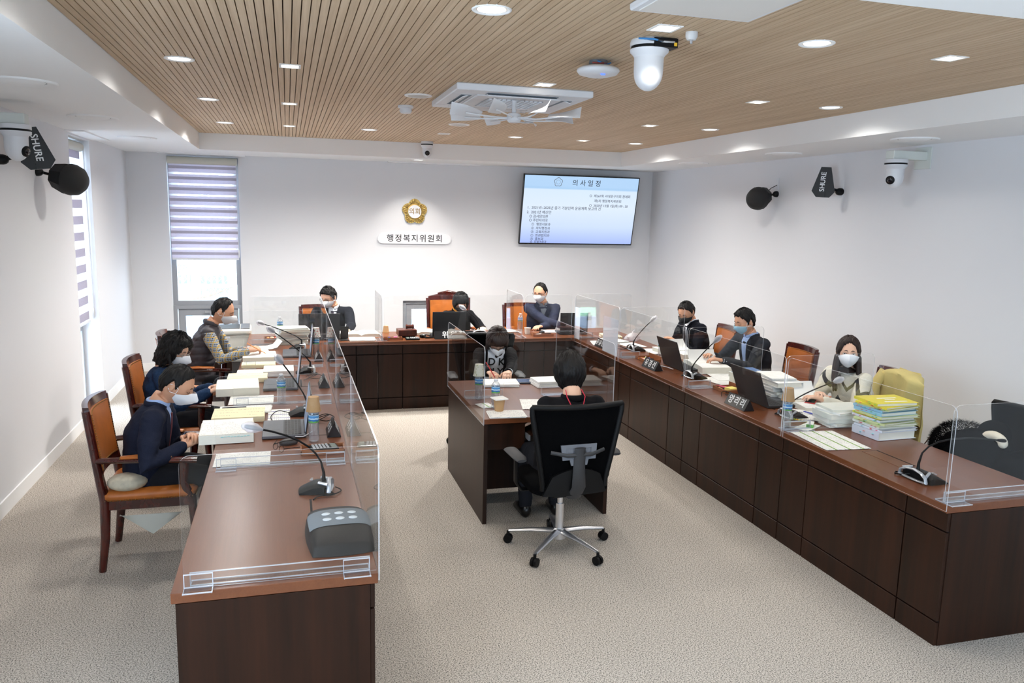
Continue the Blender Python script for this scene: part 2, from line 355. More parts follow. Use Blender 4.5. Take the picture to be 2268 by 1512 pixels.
def link(name, me, parent=None, loc=None, rot=None):
    o = bpy.data.objects.new(name, me); C.objects.link(o)
    if parent: o.parent = parent
    if loc: o.location = loc
    if rot: o.rotation_euler = rot
    return o
def tag(o, label=None, cat=None, group=None, kind=None):
    if label: o['label'] = label
    if cat: o['category'] = cat
    if group: o['group'] = group
    if kind: o['kind'] = kind
    return o
def thing(name, label, cat, loc=(0, 0, 0), rz=0, group=None):
    o = bpy.data.objects.new(name, None); C.objects.link(o); o.location = loc; o.rotation_euler = (0, 0, rz); o.empty_display_size = .1
    return tag(o, label, cat, group)
def copy_tree(o, loc=None, rz=None, label=None, parent=None):
    c = o.copy(); C.objects.link(c); c.parent = parent
    if loc is not None: c.location = loc
    if rz is not None: c.rotation_euler = (0, 0, rz)
    if label: c['label'] = label
    for ch in list(o.children): copy_tree(ch, parent=c)
    return c
def struct(name, mb, mats, smooth=None):
    return tag(mb.build(name, mats, None, smooth), kind='structure')
def text(s, size, mtx, m, parent, name='lettering', ext=.0006, align='CENTER', spacing=1, bold=0):
    cu = bpy.data.curves.new(name, 'FONT'); cu.body = s; cu.size = size; cu.extrude = ext; cu.align_x = align; cu.align_y = 'CENTER'
    cu.space_character = spacing; cu.offset = bold; cu.resolution_u = 3; cu.materials.append(m)
    o = bpy.data.objects.new(name, cu); C.objects.link(o)
    me = bpy.data.meshes.new_from_object(o.evaluated_get(bpy.context.evaluated_depsgraph_get())); bpy.data.objects.remove(o); me.name = name
    o = bpy.data.objects.new(name, me); C.objects.link(o); o.parent = parent; o.matrix_local = mtx; return o
def frame_m(o, x, y):
    """matrix with local x and y axes given"""
    x = V(x).normalized(); y = V(y).normalized(); z = x.cross(y); m = Matrix((x, y, z)).transposed().to_4x4(); m.translation = V(o); return m
def rrect(w, h, r, n=4, corners=(1, 1, 1, 1)):
    """rounded rectangle centred on 0; corners order bl, br, tr, tl"""
    P = []
    for (cx, cyy, a0), on in zip(((-w/2, -h/2, pi), (w/2, -h/2, 1.5*pi), (w/2, h/2, 0), (-w/2, h/2, .5*pi)), corners):
        if not on: P.append((cx, cyy)); continue
        ox, oy = cx-math.copysign(r, cx), cyy-math.copysign(r, cyy)
        P += [(ox+r*cos(a0+k*pi/2/n), oy+r*sin(a0+k*pi/2/n)) for k in range(n+1)]
    return P
# ------------------------------------------------------------------ the room
XL, XR, YB, YN = -1.894, 5.175, 10.82, -1.6
TH = .26
f = MB().box(XL-TH, XR+TH, YN-TH, YB+TH, -.12, 0); struct('floor', f, CARPET)
w = MB()
w.box(XL-TH, -1.43, YB, YB+TH, 0, 3.05); w.box(-.59, 1.51, YB, YB+TH, 0, 3.05); w.box(2.35, XR+TH, YB, YB+TH, 0, 3.05)
w.box(-1.43, -.59, YB, YB+TH, 2.72, 3.05); w.box(1.51, 2.35, YB, YB+TH, .885, 3.05)
struct('wall_back', w, WALL)
w = MB(); x0 = XL-TH
w.box(x0, XL, 8.95, YB, 0, 3.05); w.box(x0, XL, 2.5, 8.16, 0, 3.05); w.box(x0, XL, YN, -.1, 0, 3.05)
w.box(x0, XL, 8.16, 8.95, 2.72, 3.05); w.box(x0, XL, -.1, 2.5, 2.45, 3.05); w.box(x0, XL, -.1, 2.5, 0, .55)
struct('wall_left', w, WALL)
struct('wall_right', MB().box(XR, XR+TH, YN, YB, 0, 3.05), WALL)
w = MB(); w.box(XL-TH, .4, YN-TH, YN, 0, 3.05); w.box(3.8, XR+TH, YN-TH, YN, 0, 3.05); w.box(.4, 3.8, YN-TH, YN, 0, .9); w.box(.4, 3.8, YN-TH, YN, 2.0, 3.05)
struct('wall_front', w, WALL)
CX0, CX1, CY0, CY1 = -.953, 4.272, 2.12, 9.913
c = MB()
c.box(XL, CX0, YN, YB, HS, HS+.02); c.box(CX1, XR, YN, YB, HS, HS+.02)
c.box(CX0, CX1, CY1, YB, HS, HS+.02); c.box(CX0, CX1, YN, CY0, HS, HS+.02)
c.box(CX0-.02, CX0, CY0, CY1, HS+.02, 3.0); c.box(CX1, CX1+.02, CY0, CY1, HS+.02, 3.0)
c.box(CX0-.02, CX1+.02, CY1, CY1+.02, HS+.02, 3.0); c.box(CX0-.02, CX1+.02, CY0-.02, CY0, HS+.02, 3.0)
c.cur = 1; c.box(CX0, CX1, CY0, CY1, HC+.018, 3.0)
c.cur = 0; c.box(XL-TH, XR+TH, YN-TH, YB+TH, 3.05, 3.15)
ceil = struct('ceiling', c, [WHITE, mat('slat_gap', (74, 56, 40), .9)])
n = 137; pitch = (CX1-CX0)/n
sm = MB().box(-pitch/2+.0026, pitch/2-.0026, CY0, CY1, HC, HC+.018).mesh('slat', OAK)
for i in range(n):
    link('slat', sm, ceil, (CX0+(i+.5)*pitch, 0, 0))
for nm, a in (('baseboard_left', [(XL, XL+.012, -1.6, 8.16), (XL, XL+.012, 8.95, YB)]), ('baseboard_right', [(XR-.012, XR, YN, YB)]), ('baseboard_back', [(XL, -1.43, YB-.012, YB), (-.59, 1.51, YB-.012, YB), (2.35, XR, YB-.012, YB)])):
    b = MB()
    for q in a: b.box(*q, 0, .105)
    struct(nm, b, WHITE)
# small ceiling-edge strip that caps the blinds
for nm, q in (('trim_1', (-1.52, -.5, YB-.13, YB-.0)), ('trim_3', (1.3, 2.55, YB-.12, YB))):
    struct(nm, MB().box(*q, HS-.012, HS), WHITE)
struct('trim_2', MB().box(XL, XL+.16, 8.05, 9.1, HS-.012, HS), WHITE)

# glazing: tall window over a half-height door in the back wall
def frame_rect(mb, x0, x1, z0, z1, y0, y1, t, ax='x'):
    for q in ((x0, x0+t, z0, z1), (x1-t, x1, z0, z1), (x0+t, x1-t, z0, z0+t), (x0+t, x1-t, z1-t, z1)):
        if ax == 'x': mb.box(q[0], q[1], y0, y1, q[2], q[3])
        else: mb.box(y0, y1, q[0], q[1], q[2], q[3])
w1 = tag(bpy.data.objects.new('window_1', None), kind='structure'); C.objects.link(w1); w1.location = (-1.01, 10.92, .86)
def local(o, p): o.location = tuple(-q for q in p.location); return o
b = MB(); frame_rect(b, -1.43, -.59, .84, 2.72, 10.88, 10.96, .06); local(b.build('window_frame', FRAME, w1), w1)
local(MB().box(-1.37, -.65, 10.915, 10.921, .90, 2.66).build('pane', GLASS, w1), w1)
d1 = tag(bpy.data.objects.new('door_1', None), kind='structure'); C.objects.link(d1); d1.location = (-1.01, 10.92, 0)
b = MB(); frame_rect(b, -1.43, -.59, 0, .84, 10.86, 10.98, .045); frame_rect(b, -1.375, -.645, .05, .79, 10.88, 10.93, .085)
local(b.build('door_frame', FRAME, d1), d1)
local(MB().box(-1.29, -.73, 10.9, 10.906, .135, .705).build('pane', GLASS, d1), d1)
b = MB(); b.box(-1.05, -.93, 10.84, 10.88, .745, .765); b.box(-.99, -.975, 10.83, 10.85, .60, .76); local(b.build('door_handle', SILVER, d1), d1)
w2 = tag(bpy.data.objects.new('window_2', None), kind='structure'); C.objects.link(w2); w2.location = (-2.08, 8.55, 0)
b = MB(); frame_rect(b, 8.16, 8.95, .0, .88, -2.13, -2.05, .06, 'y'); frame_rect(b, 8.16, 8.95, .88, 2.72, -2.13, -2.05, .06, 'y'); local(b.build('window_frame', FRAME, w2), w2)
b = MB(); b.box(-2.095, -2.089, 8.22, 8.89, .94, 2.66); b.box(-2.095, -2.089, 8.22, 8.89, .06, .82); local(b.build('pane', GLASS, w2), w2)
w3 = tag(bpy.data.objects.new('window_3', None), kind='structure'); C.objects.link(w3); w3.location = (1.93, 10.92, 0)
b = MB(); frame_rect(b, 1.51, 2.35, 0, .885, 10.86, 10.98, .045); frame_rect(b, 1.565, 2.295, .05, .835, 10.88, 10.94, .075); local(b.build('window_frame', FRAME, w3), w3)
local(MB().box(1.64, 2.22, 10.9, 10.906, .125, .76).build('pane', GLASS, w3), w3)
w4 = tag(bpy.data.objects.new('window_4', None), kind='structure'); C.objects.link(w4); w4.location = (-2.08, 1.2, 1)
b = MB(); frame_rect(b, -.1, 2.5, .55, 2.45, -2.13, -2.05, .06, 'y'); b.box(-2.13, -2.05, 1.17, 1.23, .61, 2.39); local(b.build('window_frame', FRAME, w4), w4)
local(MB().box(-2.095, -2.089, -.04, 2.44, .61, 2.39).build('pane', GLASS, w4), w4)

w5_ = tag(bpy.data.objects.new('added_window_5', None), kind='structure'); C.objects.link(w5_); w5_.location = (2.1, YN-.2, 1)  # unseen window added behind the camera to bring in soft daylight
b = MB(); frame_rect(b, .4, 3.8, .9, 2.0, YN-.23, YN-.17, .06)
for x in (1.25, 2.1, 2.95): b.box(x-.03, x+.03, YN-.23, YN-.17, .96, 1.94)
local(b.build('window_frame', FRAME, w5_), w5_)
local(MB().box(.46, 3.74, YN-.203, YN-.197, .96, 1.94).build('pane', GLASS, w5_), w5_)
# zebra roller blinds
B_DK = blind_mat('blind_band_dense', (188, 182, 192)); B_MD = blind_mat('blind_band_mid', (232, 228, 240)); B_SH = blind_mat('blind_band_sheer', (244, 246, 255), .45)
def blind(label, loc, rz, w, ztop, zbot, pitch, parts, cord):
    t = thing('roller_blind', label, 'blind', loc, rz)
    b = MB(); b.tube([(-w/2-.01, 0, ztop-.035), (w/2+.01, 0, ztop-.035)], (.045), 16); b.build('blind_cassette', mat('blind_cassette', (196, 194, 182), .5), t, 40)
    z = ztop-.07; k = 0
    while z > zbot+.02:
        for m_, h, y in parts:
            h = min(h, z-zbot)
            if h < .004: break
            bb = MB(); bb.box(-w/2, w/2, y-.0012, y+.0012, -h, 0); bb.build('blind_band', m_, t, None, (0, 0, z)); z -= h
    MB().box(-w/2, w/2, -.014, .014, zbot-.025, zbot, .004).build('bottom_rail', PLAST, t)
    b = MB()
    for dx in (-.008, .008): b.tube([(cord+dx, -.03, ztop-.06), (cord+dx*.8, -.035, ztop-.9), (cord+dx*.3, -.035, zbot+.1)], .0022, 6)
    b.lathe([(.001, zbot+.0), (.009, zbot+.02), (.009, zbot+.1), (.004, zbot+.115)], 10, (cord, -.035, 0)); b.build('pull_cord', PLAST, t, 60)
    return t
blind('grey and white zebra roller blind half lowered over the window in the back wall', (-1.01, 10.80, 0), 0, .80, 2.70, 1.455, .136, [(B_MD, .03, 0), (B_DK, .034, 0), (B_MD, .046, .0), (B_SH, .024, 0)], .405)
blind('grey and white zebra roller blind in the deep window recess of the left wall', (-1.98, 8.58, 0), R(90), .66, 2.69, .93, .16, [(B_DK, .082, 0), (B_SH, .078, 0)], .36)

# ------------------------------------------------------------------ outside, seen through the glass
struct('ground', MB().box(-14, 14, 11.1, 45, -3.2, -3.0), mat('outside_concrete', (190, 190, 188), .9))
t = thing('apartment_building', 'pale building with rows of windows behind white railings seen through the back window', 'building', (-4.5, 27, -3))
MB().box(-5, 5, 0, 8, 0, 14).build('wall', mat('pale_render', (205, 205, 200), .9), t)
GW = mat('building_glass', (120, 150, 170), .2); GG = mat('green_panel', (150, 190, 150), .7)
for k in range(4):
    for i in range(9):
        MB().bx((-4.4+i*1.1, -.05, 2.2+k*3), (.8, .1, 1.5), .02).build('window', GG if (i+k) % 4 == 0 else GW, t)
b = MB()
for i in range(60): b.box(-5+i*.17, -4.95+i*.17, -.6, -.55, 2.6, 9.5)
for z in (2.6, 5.0, 6.4, 9.5): b.box(-5, 5.2, -.62, -.53, z, z+.12)
b.build('railing', mat('white_railing', (240, 240, 240), .6), t)
t = thing('pine_tree', 'pine tree with loose grey green needles outside the back window', 'tree', (-2.6, 19, -3))
b = MB(); b.tube([(0, 0, 0), (.1, 0, 2), (-.05, .1, 3.6), (.1, 0, 5.4)], [.16, .12, .09, .04], 10)
for a, z, l in ((.2, 3, 1.4), (1.4, 3.5, 1.1), (2.6, 3.3, 1.2), (3.6, 4.1, 1.0), (5.0, 3.8, 1.3), (.3, 4.6, 1.5)): b.tube([(0, 0, z), (l*.6*cos(a), l*.3*sin(a), z+.1), (l*cos(a), l*.5*sin(a), z+.3)], [.05, .03, .012], 6)
b.build('trunk', mat('pine_bark', (120, 100, 84), .9), t, 60)
b = MB(); rr = random.Random(3)
for a, z, l in ((.2, 3.3, 1.4), (1.4, 3.7, 1.1), (2.6, 3.6, 1.2), (3.6, 4.3, 1.0), (5.0, 4.1, 1.3), (.3, 4.9, 1.5), (.3, 5.5, .3)):
    for k in range(260):
        cx, cyy, cz = l*cos(a)*rr.uniform(.4, 1.15)+rr.gauss(0, .16), l*.5*sin(a)+rr.gauss(0, .16), z+rr.gauss(0, .11)
        d = V((rr.gauss(0, 1), rr.gauss(0, 1), rr.gauss(.4, 1))).normalized()*.11; q = V((cx, cyy, cz)); s_ = d.orthogonal().normalized()*.006
        b.add([q-s_, q+s_, q+d], [(0, 1, 2)])
b.build('needles', mat('pine_needles', (96, 128, 112), .9), t)
tag(t.children[-1], kind='stuff')
b = MB()
for z, y in ((1.75, 18), (1.62, 18.2), (1.5, 17)): b.tube([(-7, y, z+.6), (-3, y, z), (1, y, z+.35), (4, y, z+.8)], .012, 5)
tag(b.build('overhead_cable', mat('cable_black', (40, 40, 44), .7), None, 60), 'three thin overhead cables crossing outside the back window', 'cable')
t = thing('chain_link_fence', 'light chain-link fence on a low grey wall outside the door and low window', 'fence', (.5, 12.3, 0))
MB().box(-4.5, 4.5, 0, .15, -.6, .42).build('low_wall', mat('fence_plinth', (132, 140, 152), .9), t)
b = MB()
for i in range(-6, 100):
    x = -4.5+i*.095
    for s_ in (1, -1):
        b.add([(x, .06, .42), (x+.006, .06, .42), (x+s_*.8+.006, .06, 1.5), (x+s_*.8, .06, 1.5)], [(0, 1, 2, 3)])
tag(b.build('wire_mesh', mat('fence_wire', (150, 158, 168), .5), t), kind='stuff')
b = MB()
for x in (-4.5, -2.2, 0.1, 2.4, 4.5): b.tube([(x, .06, .42), (x, .06, 1.55)], .02, 8)
b.tube([(-4.5, .06, 1.52), (4.5, .06, 1.52)], .014, 8); b.build('post', mat('fence_post', (170, 176, 184), .5), t, 60)

# ------------------------------------------------------------------ ceiling fittings
def downlight_mesh(r):
    ring = MB().lathe([(r*.86, .0), (r*1.0, -.002), (r*1.06, -.006), (r*1.12, -.003), (r*1.13, .002), (r*1.13, .012), (r*.86, .012)], 32, cap=False).mesh('trim_ring', WHITE)
    ring.polygons.foreach_set('use_smooth', [True]*len(ring.polygons))
    disc = MB().lathe([(r*.87, .004), (r*.8, -.001), (.004, -.001)], 32).mesh('diffuser', GLOW)
    return ring, disc
rm, dm = downlight_mesh(.075)
LAB = ['at the back left corner of the slatted ceiling', 'second from the back in the left row', 'largest of the three lit ones in the left row in view', 'beyond the top left edge of the view',
       'in the back row just left of centre', 'in the back row behind the ceiling fan', 'in the back right corner of the slatted ceiling', 'in the right row, second from the back',
       'in the right row near the white border, third from the back', 'cut by the right edge of the view', 'largest of all, at the top centre of the view', 'large and bright, near the front right of the ceiling']
for (x, y), l in zip(ROUND_LAMPS, LAB):
    t = thing('downlight', 'round lit white downlight '+l, 'ceiling light', (x, y, HC), 0, 'round downlights in the slatted ceiling')
    link('trim_ring', rm, t); link('diffuser', dm, t)
sqm = MB()
for q in ((-.062, .062, -.062, -.05), (-.062, .062, .05, .062), (-.062, -.05, -.05, .05), (.05, .062, -.05, .05)): sqm.box(*q, -.004, .002)
sqm = sqm.mesh('square_trim', WHITE)
sq2 = MB().box(-.05, .05, -.05, .05, -.0015, .003).mesh('reflector', mat('lamp_reflector', (240, 236, 228), .3, emit=1.1)); sq3 = MB().lathe([(.036, -.003), (.034, -.006), (.003, -.006)], 20).mesh('bulb', GLOWW)
LAB = ['left of centre, nearest the front', 'left of centre, middle one of three', 'left of centre, farthest back', 'behind the ceiling fan unit, centre', 'beside the big dome camera at the top', 'right half, third from the back', 'right half, second from the back', 'right half, farthest back', 'near the right edge of the view']
for (x, y), l in zip(SQUARE_LAMPS, LAB):
    t = thing('square_light', 'small square recessed light '+l, 'ceiling light', (x, y, HC), 0, 'small square lights in the slatted ceiling')
    link('square_trim', sqm, t); link('reflector', sq2, t); link('bulb', sq3, t)
t = thing('square_light', 'small square light that is switched off, behind the ceiling fan', 'ceiling light', (1.645, 8.63, HC)); link('square_trim', sqm, t)
MB().box(-.05, .05, -.05, .05, -.001, .003).build('reflector', mat('off_reflector', (200, 198, 192), .4), t)
t = thing('spotlight', 'small round spotlight in the white ceiling border above the gold emblem', 'ceiling light', (1.62, 10.2, HS)); link('trim_ring', rm, t); link('diffuser', dm, t)
# round ceiling loudspeakers / vents
for x, y, r, z, l in ((-1.38, 5.04, .17, HS, 'large, over the left wall camera'), (-1.40, 6.81, .17, HS, 'in the left white border, middle of three'), (-1.39, 8.6, .17, HS, 'in the left white border, farthest back'),
                      (4.75, 5.27, .17, HS, 'in the right white border above the wall camera'), (4.745, 6.98, .17, HS, 'in the right white border, middle of three'), (4.70, 8.72, .17, HS, 'in the right white border, farthest back')):
    t = thing('ceiling_diffuser', 'flat round white air diffuser '+l, 'air vent', (x, y, z), 0, 'round white air diffusers in the ceiling border')
    MB().lathe([(.09, 0), (.15, -.004), (r, -.012), (r*1.04, -.008), (r*1.05, 0)], 36, cap=False).build('outer_ring', WHITE, t, 60)
    MB().lathe([(.003, -.018), (.06, -.018), (.10, -.010), (.115, -.003), (.115, 0), (.003, 0)], 36).build('centre_disc', WHITE, t, 60)
    MB().lathe([(.118, -.0), (.118, -.002), (.15, -.003), (.15, 0)], 36, cap=False).build('shadow_gap', mat('vent_gap', (150, 150, 150), .8), t, 60)
for x, y, l in ((.94, 5.94, 'left of the air conditioner'), (1.61, 7.675, 'behind the air conditioner fan')):
    t = thing('ceiling_speaker', 'flat round white speaker grille in the slatted ceiling '+l, 'speaker', (x, y, HC))
    MB().lathe([(.004, -.006), (.075, -.006), (.088, -.009), (.1, -.006), (.102, 0)], 36).build('speaker_rim', WHITE, t, 40)
    MB().lathe([(.004, -.0075), (.074, -.0075), (.076, -.006)], 30).build('grille', mat('speaker_grille', (205, 203, 198), .7, bump=(900, .5)), t, 40)
t = thing('smoke_detector', 'white round smoke detector on the slatted ceiling left of the air conditioner', 'detector', (.935, 6.55, HC))
MB().lathe([(.062, 0), (.062, -.016), (.05, -.02), (.048, -.02)], 28).build('base', PLAST, t, 40)
MB().lathe([(.047, -.02), (.05, -.042), (.04, -.058), (.004, -.06)], 28).build('chamber', PLAST, t, 40)
t = thing('smoke_detector', 'small clear round sensor beside the square light near the dome camera', 'detector', (1.80, 3.43, HC))
MB().lathe([(.028, 0), (.028, -.02), (.02, -.035), (.003, -.037)], 20).build('base', mat('sensor_grey', (205, 205, 205), .4), t, 40)
MB().lathe([(.007, -.036), (.006, -.05), (.002, -.052)], 12).build('tip', SILVER, t, 40)
# wireless access point
t = thing('access_point', 'white saucer-shaped wireless access point hanging under the slatted ceiling', 'access point', (1.66, 4.22, HC))
MB().lathe([(.05, 0), (.055, -.03), (.085, -.035)], 24).build('bracket', MGREY, t, 40)
MB().lathe([(.006, -.030), (.095, -.034), (.115, -.045), (.118, -.056), (.105, -.072), (.06, -.084), (.004, -.087)], 40).build('shell', PLAST, t, 60)
MB().box(-.012, .012, -.075, -.07, -.0865, -.080).build('status_light', mat('blue_led', (60, 90, 255), .4, emit=3), t)
b = MB(); b.tube([(-.05, -.04, -.02), (0, -.07, -.024), (.05, -.03, -.02)], .004, 6); b.build('cable', mat('red_cable', (150, 60, 50), .6), t, 60)
b = MB(); b.tube([(.06, -.03, -.012), (.02, -.065, -.03), (-.03, -.06, -.012)], .004, 6); b.build('cable', mat('blue_cable', (50, 120, 180), .6), t, 60)

# four-way ceiling air conditioner with a petal fan hung below it
def ac_unit(label, loc, rz, fan=True):
    t = thing('air_conditioner', label, 'air conditioner', loc, rz); g = MB(); o = .475
    for q in ((-o, o, -o, -.30), (-o, o, .30, o), (-o, -.30, -.30, .30), (.30, o, -.30, .30)): g.box(*q, -.045, 0, .006)
    g.build('panel', PLAST, t)
    MB().box(-.30, .30, -.30, .30, -.052, -.02, .006).build('grille_frame', PLAST, t)
    for q in range(4):
        m_ = Matrix.Rotation(q*pi/2, 4, 'Z')
        b = MB(); b.m = m_; b.box(-.25, .25, -.40, -.325, -.047, -.040); b.build('air_slot', mat('slot_grey', (120, 130, 140), .6), t)
        b = MB(); b.m = m_; b.m = m_ @ Matrix.Translation((0, -.362, -.05)) @ Matrix.Rotation(R(20), 4, 'X'); b.box(-.245, .245, -.03, .03, -.003, .003); b.build('louvre', PLAST, t)
    b = MB()
    for i in range(13): b.box(-.2+i*.033, -.194+i*.033, -.2, .2, -.058, -.053)
    for i in range(13): b.box(-.2, .2, -.2+i*.033, -.194+i*.033, -.058, -.053)
    b.build('intake_grille', PLAST, t)
    return t
ac_unit('white four-way ceiling air conditioner above the centre desk with a fan below', (1.555, 5.70, HC), 0)
t = thing('ceiling_fan', 'white fan of eight petal blades hung under the air conditioner', 'fan', (1.545, 5.50, HC-.056))
b = MB(); b.tube([(0, 0, 0), (0, 0, -.09)], .016, 12); b.build('stem', PLAST, t, 60)
MB().lathe([(.004, -.085), (.04, -.088), (.05, -.1), (.05, -.135), (.035, -.15), (.004, -.15)], 24).build('hub', PLAST, t, 40)
for k in range(8):
    m_ = Matrix.Rotation(k*pi/4+.2, 4, 'Z')
    b = MB(); b.m = m_; b.tube([(.05, 0, -.12), (.15, .03, -.125), (.26, .02, -.12), (.37, 0, -.11)], .005, 6); ro = b.build('rod', PLAST, t, 60)
    b = MB(); b.m = m_
    b.patch(lambda u, v: (.25+.23*u, (v-.5)*(.035+.085*sin(pi*min(1, u*1.05)))*1.0, -.11+.055*(v-.5)*(.4+u)+.02*u), 8, 4, lambda u, v: (.25+.23*u, (v-.5)*(.035+.085*sin(pi*min(1, u*1.05))), -.107+.055*(v-.5)*(.4+u)+.02*u))
    b.build('fan_blade', PLAST, t, 60)
t = thing('ceiling_panel', 'square white framed ceiling unit cut by the top edge of the view', 'ceiling unit', (1.60, 2.80, HC))
b = MB(); b.box(-.27, .27, -.27, .27, -.03, 0, .006); b.build('frame', PLAST, t)
MB().box(-.24, .24, -.24, .24, -.034, -.03).build('panel', mat('panel_white', (226, 222, 216), .6), t)

# ------------------------------------------------------------------ cameras, antennas and speakers on walls and ceiling
def dome_camera(t, r, h, face, bare=False):
    """ceiling camera hanging down from its origin; lens looks towards angle 'face'"""
    MB().lathe([(r*1.05, 0), (r*1.1, -.012), (r*1.1, -.03)], 32).build('mount_ring', PLAST, t, 40)
    MB().lathe([(r*1.04, -.03), (r*1.04, -.044)], 32).build('black_ring', BLACK, t, 40)
    MB().lathe([(r*1.1, -.044), (r*1.08, -.056), (r*.9, -.07), (r*.84, -.08)], 32).build('turntable', PLAST, t, 40)
    MB().lathe([(r*.84, -.078), (r*.83, -h*.62)]+[(r*.82*cos(a), -h*.64-(h*.36)*sin(a)) for a in [pi/2*k/9 for k in range(1, 9)]]+[(.003, -h)], 36).build('camera_head', PLAST, t, 60)
    d = V((cos(face), sin(face), -.25)).normalized(); m_ = d.to_track_quat('Z', 'Y').to_matrix().to_4x4(); m_.translation = V((0, 0, -h*.66))
    b = MB(); b.m = m_; b.lathe([(r*.42, r*.55), (r*.42, r*.86), (r*.34, r*.9)], 24); b.build('lens_ring', BLACK, t, 40)
    b = MB(); b.m = m_; b.lathe([(r*.3, r*.86), (r*.26, r*.93), (.002, r*.95)], 24); b.build('lens', mat('lens_glass', (10, 12, 22), .05), t, 60)
t = thing('dome_camera', 'large white dome camera with exposed wiring hanging from the ceiling', 'camera', (1.70, 3.66, HC)); dome_camera(t, .085, .235, R(80))
b = MB(); b.box(-.02, .10, -.10, -.02, -.045, -.004); b.build('circuit_board', BLACK, t)
for k, (c_, p0) in enumerate((((60, 130, 190), -.03), ((40, 42, 48), .0), ((190, 190, 190), .03))):
    b = MB(); b.tube([(-.06+p0, -.07, -.01), (0+p0, -.11, -.016-.004*k), (.05+p0, -.10, -.02), (.09, -.06, -.012)], .0045, 6); b.build('cable', mat('wire_%d' % k, c_, .5), t, 60)
MB().bx((.088, -.095, -.03), (.02, .012, .02), .003).build('plug', mat('yellow_plug', (235, 185, 40), .5), t)
b = MB(); b.patch(lambda u, v: (.0705*sin(.1+.7*u), -.0705*cos(.1+.7*u), -.087-.035*v), 5, 2); b.build('label', mat('label_paper', (205, 206, 208), .4), t)
t = thing('dome_camera', 'white dome camera under the slatted ceiling above the gold emblem', 'camera', (1.64, 9.68, HC)); dome_camera(t, .068, .19, R(-95))
def wall_camera(label, loc, side, face):
    t = thing('dome_camera', label, 'camera', loc)
    b = MB(); x0, x1 = (-.07, side) if side > 0 else (side, .07); b.box(x0, x1, -.05, .05, .0, .07, .004); b.box(side-.006, side+.006, -.09, .09, -.07, .11, .002); b.build('wall_bracket', mat('bracket_white', (214, 218, 212), .5), t); dome_camera(t, .085, .235, face); return t
wall_camera('white bracket-mounted dome camera on the left wall, cut by the left frame edge', (-1.70, 6.0, 2.60), -.19, R(-20))
wall_camera('white dome camera on a bracket high on the right wall', (4.90, 5.62, 2.62), .27, R(200))
def antenna(label, loc, xw, mtx, flip):
    t = thing('paddle_antenna', label, 'antenna', loc)
    P = [(-.045, .15), (.045, .15), (.105, -.08), (.06, -.135), (-.06, -.135), (-.105, -.08)]
    b = MB(); b.m = mtx; b.prism(P, -.007, .007); b.prism([(-.02, -.135), (.02, -.135), (.02, -.08), (-.02, -.08)], -.02, .02); b.build('paddle', mat('antenna_black', (20, 20, 21), .5), t)
    text('SHURE', .062, mtx @ Matrix.Translation((flip*.012, .01, .0085)) @ Matrix.Rotation(-flip*pi/2, 4, 'Z'), TXTW, t, spacing=1.0, bold=.001)
    e = mtx @ V((0, -.11, 0)); b = MB(); b.tube([e, e*.5+V((xw, 0, 0))*.5, V((xw, 0, e.z*.7))], [.014, .012, .02], 10); b.caps([V((xw*.85, 0, e.z*.7)), V((xw, 0, e.z*.7))], .035, 12); b.build('swivel_arm', BLACK, t, 60)
    b = MB(); b.bx((xw, 0, e.z*.7+.03), (.006, .05, .17), .002); b.build('mount_plate', PLAST, t)
    return t
def axes_m(x, y, z): return Matrix((V(x).normalized(), V(y).normalized(), V(z).normalized())).transposed().to_4x4()
antenna('black paddle antenna with white lettering on the left wall', (-1.66, 6.25, 2.46), -.232, Matrix.Rotation(R(-8), 4, 'Y') @ axes_m((.96, .28, 0), (-.06, 0, 1), (.28, -.96, 0)), 1)
antenna('black paddle antenna with white lettering on the right wall', (4.97, 6.62, 2.46), .205, Matrix.Rotation(R(4), 4, 'Y') @ axes_m((.75, -.66, 0), (0, 0, 1), (-.66, -.75, 0)), -1)
def wall_speaker(label, loc, xw, d):
    t = thing('wall_speaker', label, 'speaker', loc); m_ = V(d).to_track_quat('Z', 'Y').to_matrix().to_4x4()
    b = MB(); b.m = m_; b.loft([[(r*cos(2*pi*k/8+pi/8), r*sin(2*pi*k/8+pi/8), z) for k in range(8)] for r, z in ((.07, -.135), (.10, -.115), (.125, -.02), (.128, .0))]); b.build('cabinet', BLACK, t)
    b = MB(); b.m = m_; b.lathe([(.124, .0), (.124, .03), (.11, .08), (.075, .118), (.03, .135), (.003, .138)], 32); b.build('grille', mat('speaker_black_grille', (16, 16, 17), .7, bump=(900, .8)), t, 70)
    a = m_ @ V((0, 0, -.125)); b = MB(); b.tube([a, a*.6+V((xw, 0, 0))*.4+V((0, 0, .02)), V((xw*.9, 0, .05))], .011, 8); b.caps([V((xw*.93, 0, .05)), V((xw, 0, .05))], .034, 14); b.build('wall_arm', BLACK, t, 60)
    b = MB(); b.tube([a+V((0, 0, .02)), a*.5+V((xw*.5, 0, .1)), V((xw, 0, .15))], .004, 6); b.build('cable', BLACK, t, 60)
    b = MB(); b.bx((xw, 0, .16), (.01, .045, .13), .003); b.build('cable_cover', PLAST, t)
wall_speaker('black wall loudspeaker with round grille on the left wall', (-1.66, 7.12, 2.29), -.232, (.8, -.35, -.2))
wall_speaker('black wall loudspeaker on the right wall near the screen', (4.95, 7.68, 2.33), .222, (-.8, -.45, -.2))

